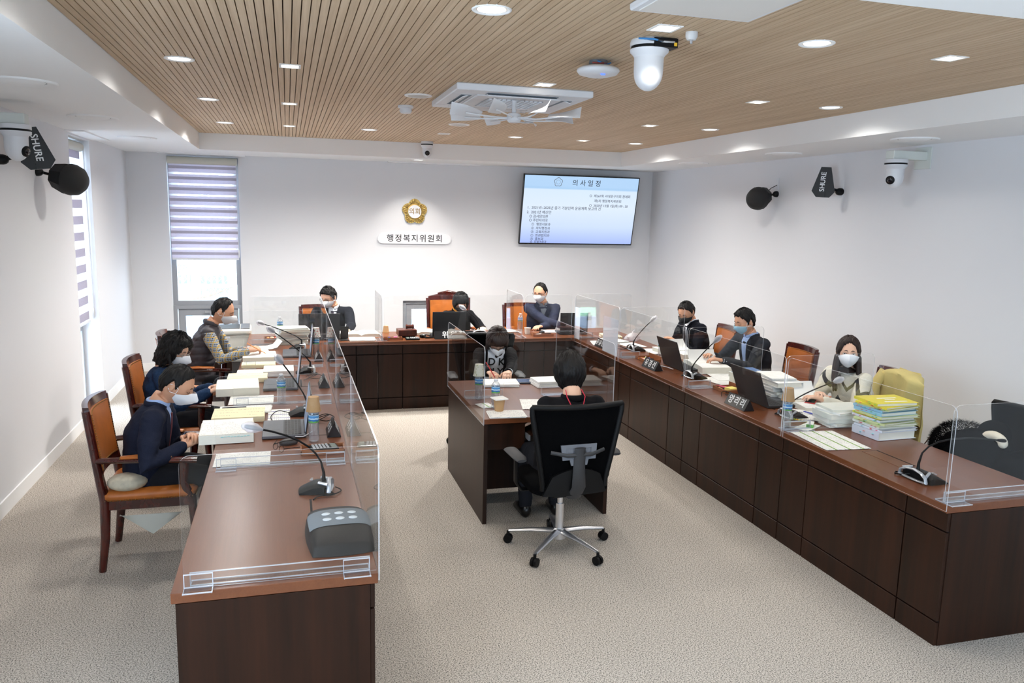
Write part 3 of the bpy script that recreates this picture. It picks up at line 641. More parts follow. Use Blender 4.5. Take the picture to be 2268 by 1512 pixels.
# ------------------------------------------------------------------ emblem, sign, screen on the back wall
YW = YB
t = thing('emblem', 'gold five-lobed council emblem on the back wall', 'emblem', (1.667, YW, 2.10))
GOLD = mat('gold_relief', (190, 158, 92), .3, .9, var=(60, .3))
GM = axes_m((1, 0, 0), (0, 0, 1), (0, -1, 0))
def star(r0, k, n=90): return [((r0*(1+k*abs(cos(2.5*(a)))))*sin(a), (r0*(1+k*abs(cos(2.5*a))))*cos(a)) for a in [2*pi*i/n for i in range(n)]]
b = MB(); b.m = GM; b.prism(star(.138, .25), .0, .022); b.build('flower_plate', GOLD, t)
for k in range(5):
    for j in range(-3, 4):
        a = 2*pi*k/5+j*.165; r1 = .172-.011*abs(j); b = MB(); b.m = GM; b.caps([(.108*sin(a), .108*cos(a), .022), (r1*.86*sin(a), r1*.86*cos(a), .028), (r1*sin(a), r1*cos(a), .02)], [.006, .011, .006], 8); b.build('petal', GOLD, t, 60)
b = MB(); b.m = GM; b.lathe([(.102, .0), (.102, .034), (.094, .036), (.092, .030)], 48); b.build('rim', GOLD, t, 40)
b = MB(); b.m = GM; b.lathe([(.09, .028), (.088, .033), (.002, .033)], 40); b.build('centre', PLAST, t, 40)
text('의회', .088, GM @ Matrix.Translation((0, 0, .034)), mat('gold_letters', (150, 120, 70), .4, .5), t, bold=.001)
t = thing('name_sign', 'white rounded wall sign with black letters below the gold emblem', 'sign', (1.668, YW, 1.735))
b = MB(); b.m = GM; b.prism(rrect(1.0, .135, .066, 8), 0, .03); b.build('plate', mat('sign_white', (236, 236, 238), .5), t)
text('행정복지위원회', .108, GM @ Matrix.Translation((0, 0, .031)), TXTK, t, spacing=1.22, bold=.0009)
# television
t = thing('television', 'large wall screen showing a blue agenda in small writing', 'television', (3.985, 10.63, 2.165))
tilt = math.atan2(.20, .96); TM = Matrix.Rotation(tilt, 4, 'X') @ axes_m((1, 0, 0), (0, 0, 1), (0, -1, 0))
b = MB(); b.m = TM; b.box(-.86, .86, -.49, .49, -.045, 0, .004); b.build('bezel', mat('tv_bezel', (14, 14, 16), .3), t)
def tv_mat():
    m, nt, b_ = nodes_of('tv_picture'); tc = N(nt, 'ShaderNodeTexCoord'); sx = N(nt, 'ShaderNodeSeparateXYZ'); nt.links.new(tc.outputs['Generated'], sx.inputs[0])
    rp = N(nt, 'ShaderNodeValToRGB'); e = rp.color_ramp.elements
    e[0].position = 0; e[0].color = (*lin((168, 190, 250)), 1); e[1].position = .855; e[1].color = (*lin((178, 212, 246)), 1)
    for p_, c_ in ((.25, (206, 224, 250)), (.55, (222, 236, 252)), (.80, (215, 233, 252)), (.82, (168, 206, 242))): q = e.new(p_); q.color = (*lin(c_), 1)
    nt.links.new(sx.outputs['Z'], rp.inputs[0]); b_.inputs['Base Color'].default_value = (.01, .01, .01, 1); b_.inputs['Roughness'].default_value = .3
    nt.links.new(rp.outputs[0], b_.inputs['Emission Color']); b_.inputs['Emission Strength'].default_value = 1.0; return m
b = MB(); b.m = TM; b.box(-.845, .845, -.470, .478, -.001, .002); b.build('display', tv_mat(), t)
b = MB(); b.bx((0, .135, -.06), (.5, .10, .35), .01); b.build('wall_mount', DGREY, t)
TK = mat('screen_text', (38, 26, 70), .8)
def tvt(s, x, y, size, al='LEFT', m_=TK): text(s, size, TM @ Matrix.Translation((x, y, .0025)), m_, t, align=al, ext=.0003, bold=.0002)
tvt('의 사 일 정', .06, .385, .095, 'CENTER', mat('screen_title', (16, 16, 30), .8))
b = MB(); b.m = TM @ Matrix.Translation((-.36, .395, .0022)); P = star(.052, .25, 60); Q = star(.046, .25, 60)
b.add([(x, y, .001) for x, y in P]+[(x, y, .001) for x, y in Q], [(i, (i+1) % 60, (i+1) % 60+60, i+60) for i in range(60)])
for r0, r1 in ((.028, .031), ): b.add([(r0*cos(i*.2094), r0*sin(i*.2094), .001) for i in range(30)]+[(r1*cos(i*.2094), r1*sin(i*.2094), .001) for i in range(30)], [(i, (i+1) % 30, (i+1) % 30+30, i+30) for i in range(30)])
b.build('screen_emblem', mat('screen_emblem_grey', (120, 120, 130), .8), t)
for s, x, y, z in (('○  제267회 서대문구의회 정례회', .12, .215, .046), ('제5차 행정복지위원회', .20, .145, .046), ('○  2020년 12월 1일(화) 09 : 30', .13, .078, .046),
                   ('1.  2021년~2025년 중기 기본인력 운용계획 보고의 건', -.78, .03, .05), ('2.  2021년 예산안', -.78, -.035, .05), ('○ 감사담당관', -.74, -.093, .048), ('○ 주민자치국', -.74, -.149, .048),
                   ('①  행정지원과', -.70, -.205, .046), ('②  자치행정과', -.70, -.26, .046), ('③  교육지원과', -.70, -.313, .046), ('④  민관협치과', -.70, -.365, .046), ('⑤  홍보과', -.70, -.415, .046), ('⑥  민원여권과', -.70, -.455, .04)):
    tvt(s, x, y, z)
# ------------------------------------------------------------------ desks
HT, LX, RX, BY, DD = .74, .303, 3.0706, 8.265, .73
def desk(label, loc, rz, L, cuts, depth=DD, ends=(1, 1), hatch=None, group=None, xtop=None):
    """run of desk: local x along the run, front (panelled side) at y = 0 facing -y"""
    t = thing('council_desk', label, 'desk', loc, rz, group)
    x0, x1 = xtop or (0, L)
    MB().box(x0+.0006, x1-.0006, 0, depth, HT-.04, HT, .002).build('desk_top', DTOPX, t)
    b = MB(); b.box(.004, L-.004, .03, .05, .0, HT-.041); b.box(.004, L-.004, depth-.10, depth-.08, .35, HT-.041)
    b.build('frame', GROOVE, t)
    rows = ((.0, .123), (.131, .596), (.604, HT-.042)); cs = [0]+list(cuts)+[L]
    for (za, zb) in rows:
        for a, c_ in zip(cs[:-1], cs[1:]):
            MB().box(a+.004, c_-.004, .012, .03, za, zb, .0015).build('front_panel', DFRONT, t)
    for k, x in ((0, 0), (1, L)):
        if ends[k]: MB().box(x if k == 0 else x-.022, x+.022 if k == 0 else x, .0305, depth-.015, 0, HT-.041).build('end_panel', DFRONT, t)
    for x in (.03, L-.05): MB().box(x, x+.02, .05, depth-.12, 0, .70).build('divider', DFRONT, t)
    if hatch:
        hx, hy, hw, hd = hatch; b = MB()
        b.box(hx, hx+hw, hy, hy+hd, HT-.001, HT+.0015); b.build('cable_hatch', DTOPX, t)
        b = MB(); b.box(hx-.003, hx+hw+.003, hy+hd, hy+hd+.010, HT, HT+.0022); b.box(hx-.003, hx, hy, hy+hd, HT, HT+.0018); b.box(hx+hw, hx+hw+.003, hy, hy+hd, HT, HT+.0018); b.build('brush_slot', GROOVE, t)
    return t
G = 'modules of the left desk row'
lm = [2.835, 4.20, 5.60, 6.97, BY]
for i, l in enumerate(('nearest module of the left walnut desk row with the grey foot massager on it', 'second module of the left walnut desk row, before the navy suit wearer', 'third module of the left walnut desk row, in front of the wavy-haired person', 'farthest module of the left walnut desk row, before the quilted vest wearer')):
    L = lm[i+1]-lm[i]; desk(l, (LX, lm[i], 0), R(90), L, (.28, L-.27), hatch=(.59, .10, .26, .12), ends=(i == 0, 0))
rm_ = [2.947, 4.30, 5.64, 6.97, BY]
for i, l in enumerate(('nearest module of the right walnut desk row, cut by the right frame edge', 'second module of the right walnut desk row, under the stack of yellow folders', 'third module of the right walnut desk row, before the light blue mask wearer', 'farthest module of the right walnut desk row, before the black mask wearer')):
    L = rm_[i+1]-rm_[i]; desk(l, (RX, rm_[i+1], 0), R(-90), L, (.265, L-.275), hatch=(L-.865, .215, .30, .1) if i == 0 else (.5, .2, .3, .1), ends=(0, i == 0))
desk('left module of the back desk row, under the white stacks of paper', (-.424, BY, 0), 0, 1.316, (.80, 1.091), depth=.69, ends=(1, 0))
desk('middle module of the back desk row, in front of the chairwoman', (.892, BY, 0), 0, 1.613, (.261, 1.353), depth=.69, ends=(0, 0), hatch=(.6, .2, .3, .1))
desk('right corner module of the back desk row, below the wall screen', (2.505, BY, 0), 0, 1.295, (.234, .5657, 1.1), depth=.69, ends=(0, 1))

# centre desk with kneehole, drawers and pull-out tray
t = thing('witness_desk', 'free-standing walnut desk in the middle of the floor with two people at it', 'desk', (1.234, 4.96, 0))
Wd, Dd = .918, 1.24
MB().box(0, Wd, 0, Dd, HT-.035, HT, .002).build('desk_top', DTOP, t)
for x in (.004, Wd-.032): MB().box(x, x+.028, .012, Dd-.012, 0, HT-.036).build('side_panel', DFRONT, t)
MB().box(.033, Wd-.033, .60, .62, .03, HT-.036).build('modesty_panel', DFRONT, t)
b = MB(); b.box(.034, .30, .06, .55, .52, .70); b.build('drawer_box', GROOVE, t)
b = MB(); b.box(.036, .298, .035, .058, .515, .695, .002); b.build('drawer_front', DFRONT, t)
b = MB(); b.box(.32, .80, -.02, .40, .615, .63); b.build('keyboard_tray', DFRONT, t)
b = MB(); b.box(.305, .318, -.03, .42, .585, .62); b.box(.802, .815, -.03, .42, .585, .62); b.build('slide_rail', SILVER, t)
tag(MB().box(1.70, 1.98, 5.02, 5.16, .632, .655, .006).build('keyboard', BLACK), 'black keyboard on the pull-out tray of the centre desk', 'keyboard')

# ------------------------------------------------------------------ acrylic screens
def prism2(b, P, y0, y1):
    n = len(P); v = [(x, y0, z) for x, z in P]+[(x, y1, z) for x, z in P]
    b.add(v, [tuple(range(n)), tuple(range(2*n-1, n-1, -1))], 0); b.add(v, [(i, (i+1) % n, (i+1) % n+n, i+n) for i in range(n)], 1)
def screen(label, p0, p1, z1=1.235, z0=HT+.001, r=.04, corners=(0, 0, 1, 1), feet=None, notch=None, rail=None, group=None):
    p0, p1 = V((*p0, 0)), V((*p1, 0)); L = (p1-p0).length; rz = atan2(p1.y-p0.y, p1.x-p0.x)
    t = thing('acrylic_screen', label, 'screen', p0, rz, group); h = z1-z0
    P = [(x+L/2, y+(z0+z1)/2) for x, y in rrect(L, h, r, 5, corners)]
    if notch:
        na, nb, nh = notch; P = [(0, z0), (na, z0), (na, z0+nh), (nb, z0+nh), (nb, z0)]+P[1:] if not corners[0] else P
    b = MB(); prism2(b, P, -.0025, .0025); b.build('clear_panel', [ACRYL, EDGE], t)
    for a, c_, s_ in (rail or []):
        b = MB(); y = .004*s_
        for q in ((y, y+.052*s_, z0, z0+.004), (y, y+.004*s_, z0, z0+.055)):
            yy = sorted(q[:2]); b.cur = 0; b.box(a, c_, yy[0], yy[1], q[2], q[3])
        b.cur = 1
        for yy, zz in ((y+.05*s_, z0+.004), (y+.003*s_, z0+.055), (y+.003*s_, z0+.006)): b.box(a, c_, yy-.0022, yy+.0022, zz-.0015, zz+.0022)
        for x in (a, c_-.003): b.box(x, x+.003, min(y, y+.05*s_), max(y, y+.05*s_), z0, z0+.004); b.box(x, x+.003, min(y, y+.004*s_), max(y, y+.004*s_), z0, z0+.055)
        b.build('foot_rail', [ACRYL, EDGE], t)
    return t
XF = LX+.004
for i, (a, c_, l) in enumerate(((2.84, 4.195, 'nearest'), (4.20, 5.595, 'second'), (5.60, 6.965, 'third'), (6.97, 8.08, 'farthest'))):
    screen(l+' clear acrylic screen along the inner edge of the left desk row', (XF, a), (XF, c_), z0=HT-.03)
for y, l in ((2.865, 'across the near end of the left desk row'), (4.235, 'across the left desk row beside the navy suit wearer'), (5.63, 'across the left desks between the navy suit and the wavy-haired person'), (7.0, 'across the left desk row beside the person in the quilted vest'), (8.2, 'across the far end of the left desk row')):
    screen('acrylic divider '+l, (-.385, y), (LX-.004, y), rail=[(.02, .66, 1), (.0, .10, -1), (.56, .66, -1)], corners=(0, 0, 0, 1))
XR_ = RX-.004
for i, (a, c_, l) in enumerate(((2.95, 4.29, 'nearest'), (4.31, 5.63, 'second'), (5.65, 6.96, 'third'), (6.98, 8.2, 'farthest'))):
    screen(l+' clear acrylic screen along the inner edge of the right desk row', (XR_, a), (XR_, c_), z0=HT-.03)
for y, l in ((2.98, 'across the near end of the right desk row'), (4.33, 'across the right desk row beside the stack of yellow folders'), (5.62, 'across the right desks between long-haired person and light blue mask'), (6.98, 'across the right desks between light blue mask and black mask'), (8.24, 'across the far corner of the right desk row')):
    screen('acrylic divider '+l, (RX+.006, y), (3.76, y), rail=[(.02, .22, 1), (.02, .22, -1)] if y > 3 else [(.0, .70, 1), (.0, .12, -1)], corners=(0, 0, 1, 1))
YF = BY-.004
for a, c_, l in ((-.34, .90, 'left'), (.955, 2.46, 'middle'), (2.50, 3.05, 'right')):
    screen(l+' clear acrylic screen along the front edge of the back desk row', (a, YF), (c_, YF), z0=HT-.03, z1=1.225)
for x, l in ((.935, 'between the black suit and the chairwoman'), (2.475, 'between the chairwoman and the navy jacket')):
    screen('clear acrylic divider across the back desk row '+l, (x, BY+.005), (x, 8.93), rail=[(.02, .2, 1), (.02, .2, -1)], z1=1.225)
screen('clear acrylic screen along the left edge of the centre desk', (1.232, 4.955), (1.232, 6.2), z0=.70, z1=1.23)
screen('clear acrylic screen along the right edge of the centre desk', (2.156, 4.955), (2.156, 6.2), z0=.70, z1=1.23)
screen('clear acrylic screen across the middle of the centre desk with a gap below', (1.24, 5.6), (2.148, 5.6), z1=1.23, notch=(.30, .59, .10), rail=[(.0, .29, -1), (.6, .90, -1)])
SHEET = mat('frosted_sheet', (214, 216, 226), .6)
for y0_, y1_, z_, l in ((8.07, 8.23, .99, 'far'), (7.02, 7.40, 1.0, 'near')):
    t = thing('white_sheet', f'{"narrow" if l == "far" else "wider"} white sheet on the {l} inner screen of the right desks', 'sheet', (RX+.004, y0_, HT+.004))
    MB().box(0, .002, 0, y1_-y0_, 0, z_-HT+.10, .0005).build('sheet', SHEET, t)

# ------------------------------------------------------------------ chairs
def armchair(label, loc, rz, carved=False, w=.54, hb=.975, group=None):
    """mahogany armchair with orange leather; faces local +y"""
    t = thing('armchair', label, 'chair', loc, rz, group); hw = w/2-.045
    def back_y(z): return -.235-.13*max(0, (z-.42))-.03*max(0, .42-z)*1.2
    for s in (-1, 1):
        b = MB(); pts = [(s*(hw-.0), -.27, 0), (s*hw, -.245, .2), (s*hw, back_y(.42), .42), (s*hw, back_y(.65)-.005, .65), (s*(hw+.008), back_y(hb-.02), hb-.02)]
        b.tube(pts, [(.017, .020), (.021, .025), (.024, .03), (.023, .024), (.022, .022)], 8, side=(1, 0, 0)); b.build('back_post', CHWOOD, t, 50)
        b = MB(); b.tube([(s*(hw-.005), .23, 0), (s*(hw-.005), .235, .22), (s*(hw-.005), .225, .43)], [(.016, .016), (.021, .021), (.026, .026)], 8, side=(1, 0, 0)); b.build('front_leg', CHWOOD, t, 50)
        b = MB(); b.tube([(s*(hw+.0), .225, .40), (s*(hw+.03), .19, .52), (s*(hw+.045), .20, .645)], [(.02, .028), (.017, .022), (.018, .026)], 8, side=(1, 0, 0)); b.build('arm_support', CHWOOD, t, 50)
        b = MB(); b.tube([(s*(hw+.005), back_y(.66), .665), (s*(hw+.035), -.12, .67), (s*(hw+.048), .08, .668), (s*(hw+.05), .27, .655)], [(.02, .018), (.025, .018), (.03, .018), (.028, .018)], 8, side=(1, 0, 0)); arm = b.build('armrest', CHWOOD, t, 50)
        b = MB(); b.caps([(s*(hw+.035), -.13, .686), (s*(hw+.045), .0, .692), (s*(hw+.048), .13, .685)], [(.024, .010), (.031, .013), (.026, .010)], 10, side=(1, 0, 0)); b.build('arm_pad', LEATH, arm, 60)
        b = MB()
        for yy in (-.135, .135):
            for k in range(6): b.ell((s*(hw+.042)+(k-2.5)*.010, yy, .692-abs(k-2.5)*.002), (.0034,)*3, 6, 4)
        b.build('nail_heads', BRASS, arm, 60)
    b = MB(); b.box(-hw, hw, .215, .25, .37, .43, .004); b.box(-hw, hw, -.25, -.22, .37, .43, .004)
    for s in (-1, 1): b.box(s*hw-.014, s*hw+.014, -.23, .23, .37, .43, .004)
    b.build('seat_rail', CHWOOD, t)
    b = MB(); rings = []
    for z, k in ((.425, .97), (.44, 1.02), (.465, 1.02), (.482, .93), (.488, .6)): rings.append([(x*k, y*k, z) for x, y in rrect(2*hw+.05, .50, .05, 4)])
    b.loft(rings); b.build('seat_cushion', LEATH, t, 60)
    b = MB()
    for k in range(34): b.ell((-hw-.01+k*(2*hw+.02)/33, .253, .432), (.0034,)*3, 6, 4)
    for s in (-1, 1):
        for k in range(30): b.ell((s*(hw+.026), -.23+k*.016, .432), (.0034,)*3, 6, 4)
    tag(b.build('nail_trim', BRASS, t, 60), kind='stuff')
    # back: curved frame and padded panel
    def by(x, z, o=0): return back_y(z)-.035*(1-(x/hw)**2)+o
    zb = .60
    def rail(za, zb2, bulge=0):
        b = MB(); n_ = 10
        rings = [[(x, by(x, za)-.018, za), (x, by(x, za)+.018, za), (x, by(x, zb2)+.016, zb2+bulge*(1-(x/hw)**2)), (x, by(x, zb2)-.016, zb2+bulge*(1-(x/hw)**2))] for x in [(-hw+2*hw*i/n_) for i in range(n_+1)]]
        b.loft(rings); return b
    rail(hb-.045, hb, .004 if not carved else .035).build('top_rail', CHWOOD, t, 30); rail(.545, .60).build('lower_rail', CHWOOD, t, 30)
    if carved:
        b = MB(); b.caps([(-.12, by(.12, hb)+.0, hb+.035), (0, by(0, hb), hb+.052), (.12, by(.12, hb), hb+.035)], [.012, .02, .012], 10); b.build('carved_crest', CHWOOD, t, 60)
    X_ = hw-.02
    for o0, o1, nm in ((.012, .026, 'back_pad'), (-.024, -.012, 'rear_pad')):
        b = MB(); b.patch(lambda u, v: (-X_+2*X_*u, by(-X_+2*X_*u, .60+v*(hb-.645), o0), .60+v*(hb-.645)), 10, 8, lambda u, v: (-X_+2*X_*u, by(-X_+2*X_*u, .60+v*(hb-.645), o1+(.014 if o0 > 0 else -.008)*sin(pi*u)*sin(pi*v)), .60+v*(hb-.645)))
        b.build(nm, LEATH, t, 50)
    b = MB(); zt = hb-.048
    for k in range(30):
        x = -X_+2*X_*k/29
        for z in (.606, zt): b.ell((x, by(x, z, .028), z), (.0034,)*3, 6, 4)
    for k in range(22):
        z = .606+(zt-.606)*k/21
        for s in (-1, 1): b.ell((s*X_, by(X_, z, .028), z), (.0034,)*3, 6, 4)
    tag(b.build('nail_trim', BRASS, t, 60), kind='stuff')
    return t
ch = armchair('orange leather mahogany armchair under the man in the navy suit', (-.80, 4.985, 0), R(-90))
def place(label, loc, rz): return copy_tree(ch, loc, rz, label)
place('orange leather mahogany armchair behind the wavy-haired person', (-.83, 6.30, 0), R(-91))
place('orange leather mahogany armchair under the person in the quilted vest', (-.80, 7.62, 0), R(-88))
place('orange leather mahogany armchair behind the person in the black suit at the back desk', (.34, 9.36, 0), R(176))
place('orange leather mahogany armchair behind the person in the navy jacket with crossed arms', (2.86, 9.36, 0), R(178))
place('orange leather mahogany armchair behind the person in the black mask', (4.20, 7.42, 0), R(84))
place('orange leather mahogany armchair to the right of the person in the light blue mask', (4.20, 6.13, 0), R(86))
place('orange leather mahogany armchair hung with a yellow coat', (4.20, 5.02, 0), R(76))
armchair('mahogany armchair with carved crest behind the chairwoman', (1.93, 9.42, 0), R(180), carved=True, w=.60, hb=1.06)

def office_chair(label, loc, rz, spin=0, detail=True, hb=1.02, seat=.46):
    """black mesh swivel chair; faces local +y"""
    t = thing('office_chair', label, 'chair', loc, rz)
    b = MB(); b.lathe([(.028, .06), (.045, .07), (.045, .12), (.03, .135)], 20); b.build('base_hub', CHROME, t, 40)
    b = MB(); b.lathe([(.026, .12), (.026, .30)], 16); b.lathe([(.018, .30), (.018, .38)], 12); b.build('gas_lift', CHROME, t, 60)
    for k in range(5):
        a = 2*pi*k/5+spin; c_, s_ = cos(a), sin(a)
        b = MB(); b.tube([(.03*c_, .03*s_, .115), (.17*c_, .17*s_, .105), (.325*c_, .325*s_, .082)], [(.028, .016), (.021, .013), (.014, .009)], 8, side=(-s_, c_, 0)); arm = b.build('base_arm', CHROME, t, 50)
        b = MB(); x, y = .33*c_, .33*s_
        for o in (-.013, .013):
            cx, cyy = x-s_*o, y+c_*o; b.tube([(cx-s_*.008, cyy+c_*.008, .028), (cx+s_*.008, cyy-c_*.008, .028)], .028, 18)
        b.tube([(x, y, .05), (x, y, .078)], .010, 8); b.build('caster', BLACK, arm, 40)
    b = MB(); b.bx((0, 0, .40), (.20, .24, .05), .01); b.build('tilt_mechanism', BLACK, t)
    b = MB(); rings = []
    for z, k in ((.425, .9), (.44, 1.0), (.47, 1.0), (.49, .93), (.495, .6)): rings.append([(x*k, y*k+.01, z) for x, y in rrect(.50, .48, .1, 6)])
    b.loft(rings); b.build('seat_cushion', BLACKM, t, 60)
    # back shell
    def bw(z): return .20+.085*min(1, max(0, (z-.50)/.45))
    def yb(x, z): return -.235-.10*(z-.45)+.05*((z-.72)**2)*2+.05*(x/.28)**2
    zs = [.47+i*(hb-.47)/14 for i in range(15)]
    b = MB(); b.patch(lambda u, v: ((2*u-1)*bw(.47+v*(hb-.47)), yb((2*u-1)*bw(.47+v*(hb-.47)), .47+v*(hb-.47)), .47+v*(hb-.47)), 14, 14, lambda u, v: ((2*u-1)*bw(.47+v*(hb-.47)), yb((2*u-1)*bw(.47+v*(hb-.47)), .47+v*(hb-.47))+.012, .47+v*(hb-.47)))
    b.build('back_mesh', BLACKM, t, 60)
    b = MB(); lp = [(-bw(z), yb(bw(z), z)-.004, z) for z in zs]+[(x*bw(hb)/8, yb(x*bw(hb)/8, hb)-.004, hb+.004) for x in range(-8, 9)]+[(bw(z), yb(bw(z), z)-.004, z) for z in zs[::-1]]
    b.tube(lp, .017, 8); b.build('back_frame', BLACK, t, 60)
    if detail:
        b = MB(); b.patch(lambda u, v: ((2*u-1)*(.205-.05*v), yb((2*u-1)*.2, .46+.13*v)-.03, .44+.17*v-.05*(2*u-1)**2*v), 10, 4, lambda u, v: ((2*u-1)*(.205-.05*v), yb((2*u-1)*.2, .46+.13*v)-.008, .44+.17*v-.05*(2*u-1)**2*v)); b.build('lower_shell', BLACK, t, 60)
        b = MB(); b.tube([(0, -.22, .42), (0, -.29, .50), (0, yb(0, .62)-.035, .62), (0, yb(0, .74)-.03, .745)], [(.05, .02), (.045, .02), (.038, .014), (.034, .010)], 10, side=(1, 0, 0)); b.build('spine', DGREY, t, 60)
        b = MB(); b.tube([(-.17, yb(.17, .70)-.012, .715), (-.08, yb(0, .70)-.028, .70), (0, yb(0, .70)-.034, .70), (.08, yb(0, .70)-.028, .70), (.17, yb(.17, .70)-.012, .715)], [(.012, .008)]*5, 8, side=(0, 0, 1)); b.build('lumbar_arm', DGREY, t, 60)
        P = [(-.115, .06), (.115, .06), (.105, -.03), (.06, -.03), (.05, -.065), (-.05, -.065), (-.06, -.03), (-.105, -.03)]
        b = MB(); b.m = Matrix.Translation((0, yb(0, .70)-.014, .70)) @ axes_m((1, 0, 0), (0, .1, 1), (0, -1, .1)); b.prism(P, -.003, .006)
        for k_ in (.72, .45): b.add([(x*k_, y*k_, .007) for x, y in P]+[(x*(k_-.07), y*(k_-.07), .009) for x, y in P], [(i, (i+1) % 8, (i+1) % 8+8, i+8) for i in range(8)])
        b.build('lumbar_plate', mat('smoky_plastic', (104, 106, 112), .25), t)
    for s in (-1, 1):
        b = MB(); b.tube([(s*.16, -.02, .42), (s*.27, -.02, .42), (s*.305, -.02, .47), (s*.31, -.03, .62)], [(.028, .012)]*4, 8, side=(0, 1, 0)); ar = b.build('arm_post', BLACK, t, 50)
        b = MB(); b.tube([(s*.31, -.14, .638), (s*.31, -.10, .645), (s*.31, .09, .645), (s*.305, .13, .638)], [(.03, .009), (.042, .016), (.044, .016), (.03, .009)], 12, side=(1, 0, 0)); b.build('arm_pad', mat('grey_rubber', (52, 52, 54), .6), ar, 60)
    return t
office_chair('black mesh swivel chair with polished five-star base, turned away, at the centre desk', (1.625, 4.50, 0), R(2), spin=R(7), hb=.985)
office_chair('black swivel chair on the far side of the centre desk', (1.72, 6.86, 0), R(174), hb=.97, detail=False)
office_chair('black swivel chair holding a fur coat behind the right desk row', (4.14, 3.64, 0), R(91), hb=.97, detail=False)
# ------------------------------------------------------------------ people
SKIN = mat('skin', (214, 160, 128), .5, var=(14, .06)); SKIN2 = mat('skin_light', (226, 180, 152), .5, var=(14, .05))
HAIRK = mat('black_hair', (17, 15, 15), .5, spec=.25, var=(60, .4), bump=(120, .6), stretch=(4, 4, .6)); HAIRB = mat('dark_brown_hair', (40, 26, 22), .5, spec=.3, var=(60, .35), bump=(120, .6), stretch=(4, 4, .6))
MASKW = mat('white_mask', (238, 240, 244), .75); MASKK = mat('black_mask', (26, 26, 28), .75); MASKB = mat('light_blue_mask', (160, 206, 226), .75)
SHIRTW = mat('white_shirt', (226, 230, 238), .8); SHIRTB = mat('light_blue_shirt', (160, 184, 226), .8)
EYEW = mat('eye_white', (225, 222, 218), .3); EYEK = mat('iris', (28, 18, 14), .2); BROW = mat('eyebrow', (48, 34, 28), .8)
def sstep(a, b, x): t = min(1, max(0, (x-a)/(b-a))); return t*t*(3-2*t)
def interp(T, x):
    for (a, u), (b, v) in zip(T[:-1], T[1:]):
        if x <= b: k = (x-a)/(b-a); k = k*k*(3-2*k); return u+(v-u)*k
    return T[-1][1]
def head_pt(az, el):
    """surface of a head centred on 0, facing +y; az 0 = front"""
    d = V((sin(az)*cos(el), cos(az)*cos(el), sin(el))); x, y, z = d.x*.076, d.y*.097, d.z*.118
    if z < 0:
        t = -z/.118; x *= 1-.30*t*t; y *= (1-.34*t) if y < 0 else (1-.02*t)
    else: x *= 1+.05*(z/.118)*(1-z/.118)*2
    if y > 0:
        y *= 1-.05*(1-abs(x)/.076)*.5
        g = lambda cx, cz, sx_, sz: exp(-(((abs(x)-cx)/sx_)**2+((z-cz)/sz)**2))
        y += .021*exp(-((x/.011)**2+((z+.026)/.020)**2))+.008*exp(-((x/.008)**2+((z-.0)/.03)**2))
        y += -.009*g(.031, .008, .016, .012)+.004*g(.028, .026, .022, .008)+.006*exp(-((x/.022)**2+((z+.062)/.010)**2))+.006*exp(-((x/.02)**2+((z+.097)/.014)**2))+.003*g(.045, -.025, .02, .02)
    return V((x, y, z))
def remesh(mb, voxel, smooth, mats, name, folds=0):
    me = bpy.data.meshes.new(name); me.from_pydata(mb.v, [], mb.f)
    o = bpy.data.objects.new(name, me); C.objects.link(o)
    m = o.modifiers.new('r', 'REMESH'); m.mode = 'VOXEL'; m.voxel_size = voxel; m.use_smooth_shade = True
    if smooth: s = o.modifiers.new('s', 'SMOOTH'); s.factor = .5; s.iterations = smooth
    dg = bpy.context.evaluated_depsgraph_get(); r = bpy.data.meshes.new_from_object(o.evaluated_get(dg)); r.name = name
    bpy.data.objects.remove(o); bpy.data.meshes.remove(me)
    r.materials.clear()
    for q in (mats if isinstance(mats, (list, tuple)) else [mats]): r.materials.append(q)
    r.polygons.foreach_set('use_smooth', [True]*len(r.polygons))
    if folds:
        ns = [v.normal.copy() for v in r.vertices]
        for v, n_ in zip(r.vertices, ns):
            c_ = v.co; v.co = c_+n_*folds*(noise.noise(V((c_.x*9, c_.y*9, c_.z*15)))*.9+abs(noise.noise(V((c_.x*20+5, c_.y*20, c_.z*30))))*-.6)
    return r
def hand(b, w, d, up, side, curl=.5, spread=1, s=1.0):
    """palm and five fingers from wrist w; d = forearm direction, up = back of hand, side = +1 thumb towards d x up"""
    d = V(d).normalized(); up = V(up); up = (up-d*up.dot(d)).normalized(); r = d.cross(up)*side
    w = V(w); b.caps([w-d*.015, w+d*.03, w+d*.075*s], [(.024, .017), (.034*s, .016), (.039*s, .014)], 12, side=r)
    for k, (o, L) in enumerate(((.030, .070), (.010, .078), (-.010, .072), (-.029, .056))):
        p = w+d*(.082*s-abs(k-1.2)*.004)+r*o*s; dd = (d+r*(1.5-k)*.06*spread).normalized(); pts = [p-d*.01]; a = curl*.35
        for j, f in enumerate((.45, .32, .25)):
            a += curl*(.25 if j == 0 else .75); q = dd*cos(a)-up*sin(a); p = p+q*L*f*s; pts.append(p)
        b.caps(pts, [.0088*s, .0086*s, .0078*s, .0066*s], 8)
    p = w+d*.022+r*.026*s; q = (d*.62+r*.72-up*.30).normalized(); p1 = p+q*.036*s; q2 = (d*.85+r*.30-up*(.25+.3*curl)).normalized(); b.caps([p, p1, p1+q2*.028*s, p1+q2*.028*s+(d*.9-up*.5*curl-r*.1).normalized()*.022*s], [.013*s, .0105*s, .0095*s, .0075*s], 8)
def two_bone(a, c, l1, l2, pole):
    a, c = V(a), V(c); d = c-a; L = d.length
    if L > (l1+l2)*.985: c = a+d*((l1+l2)*.985/L); d = c-a; L = d.length
    x = (l1*l1-l2*l2+L*L)/(2*L); h = sqrt(max(0, l1*l1-x*x)); u = d/L; p = V(pole); p = (p-u*p.dot(u)).normalized()
    return a+u*x+p*h, c
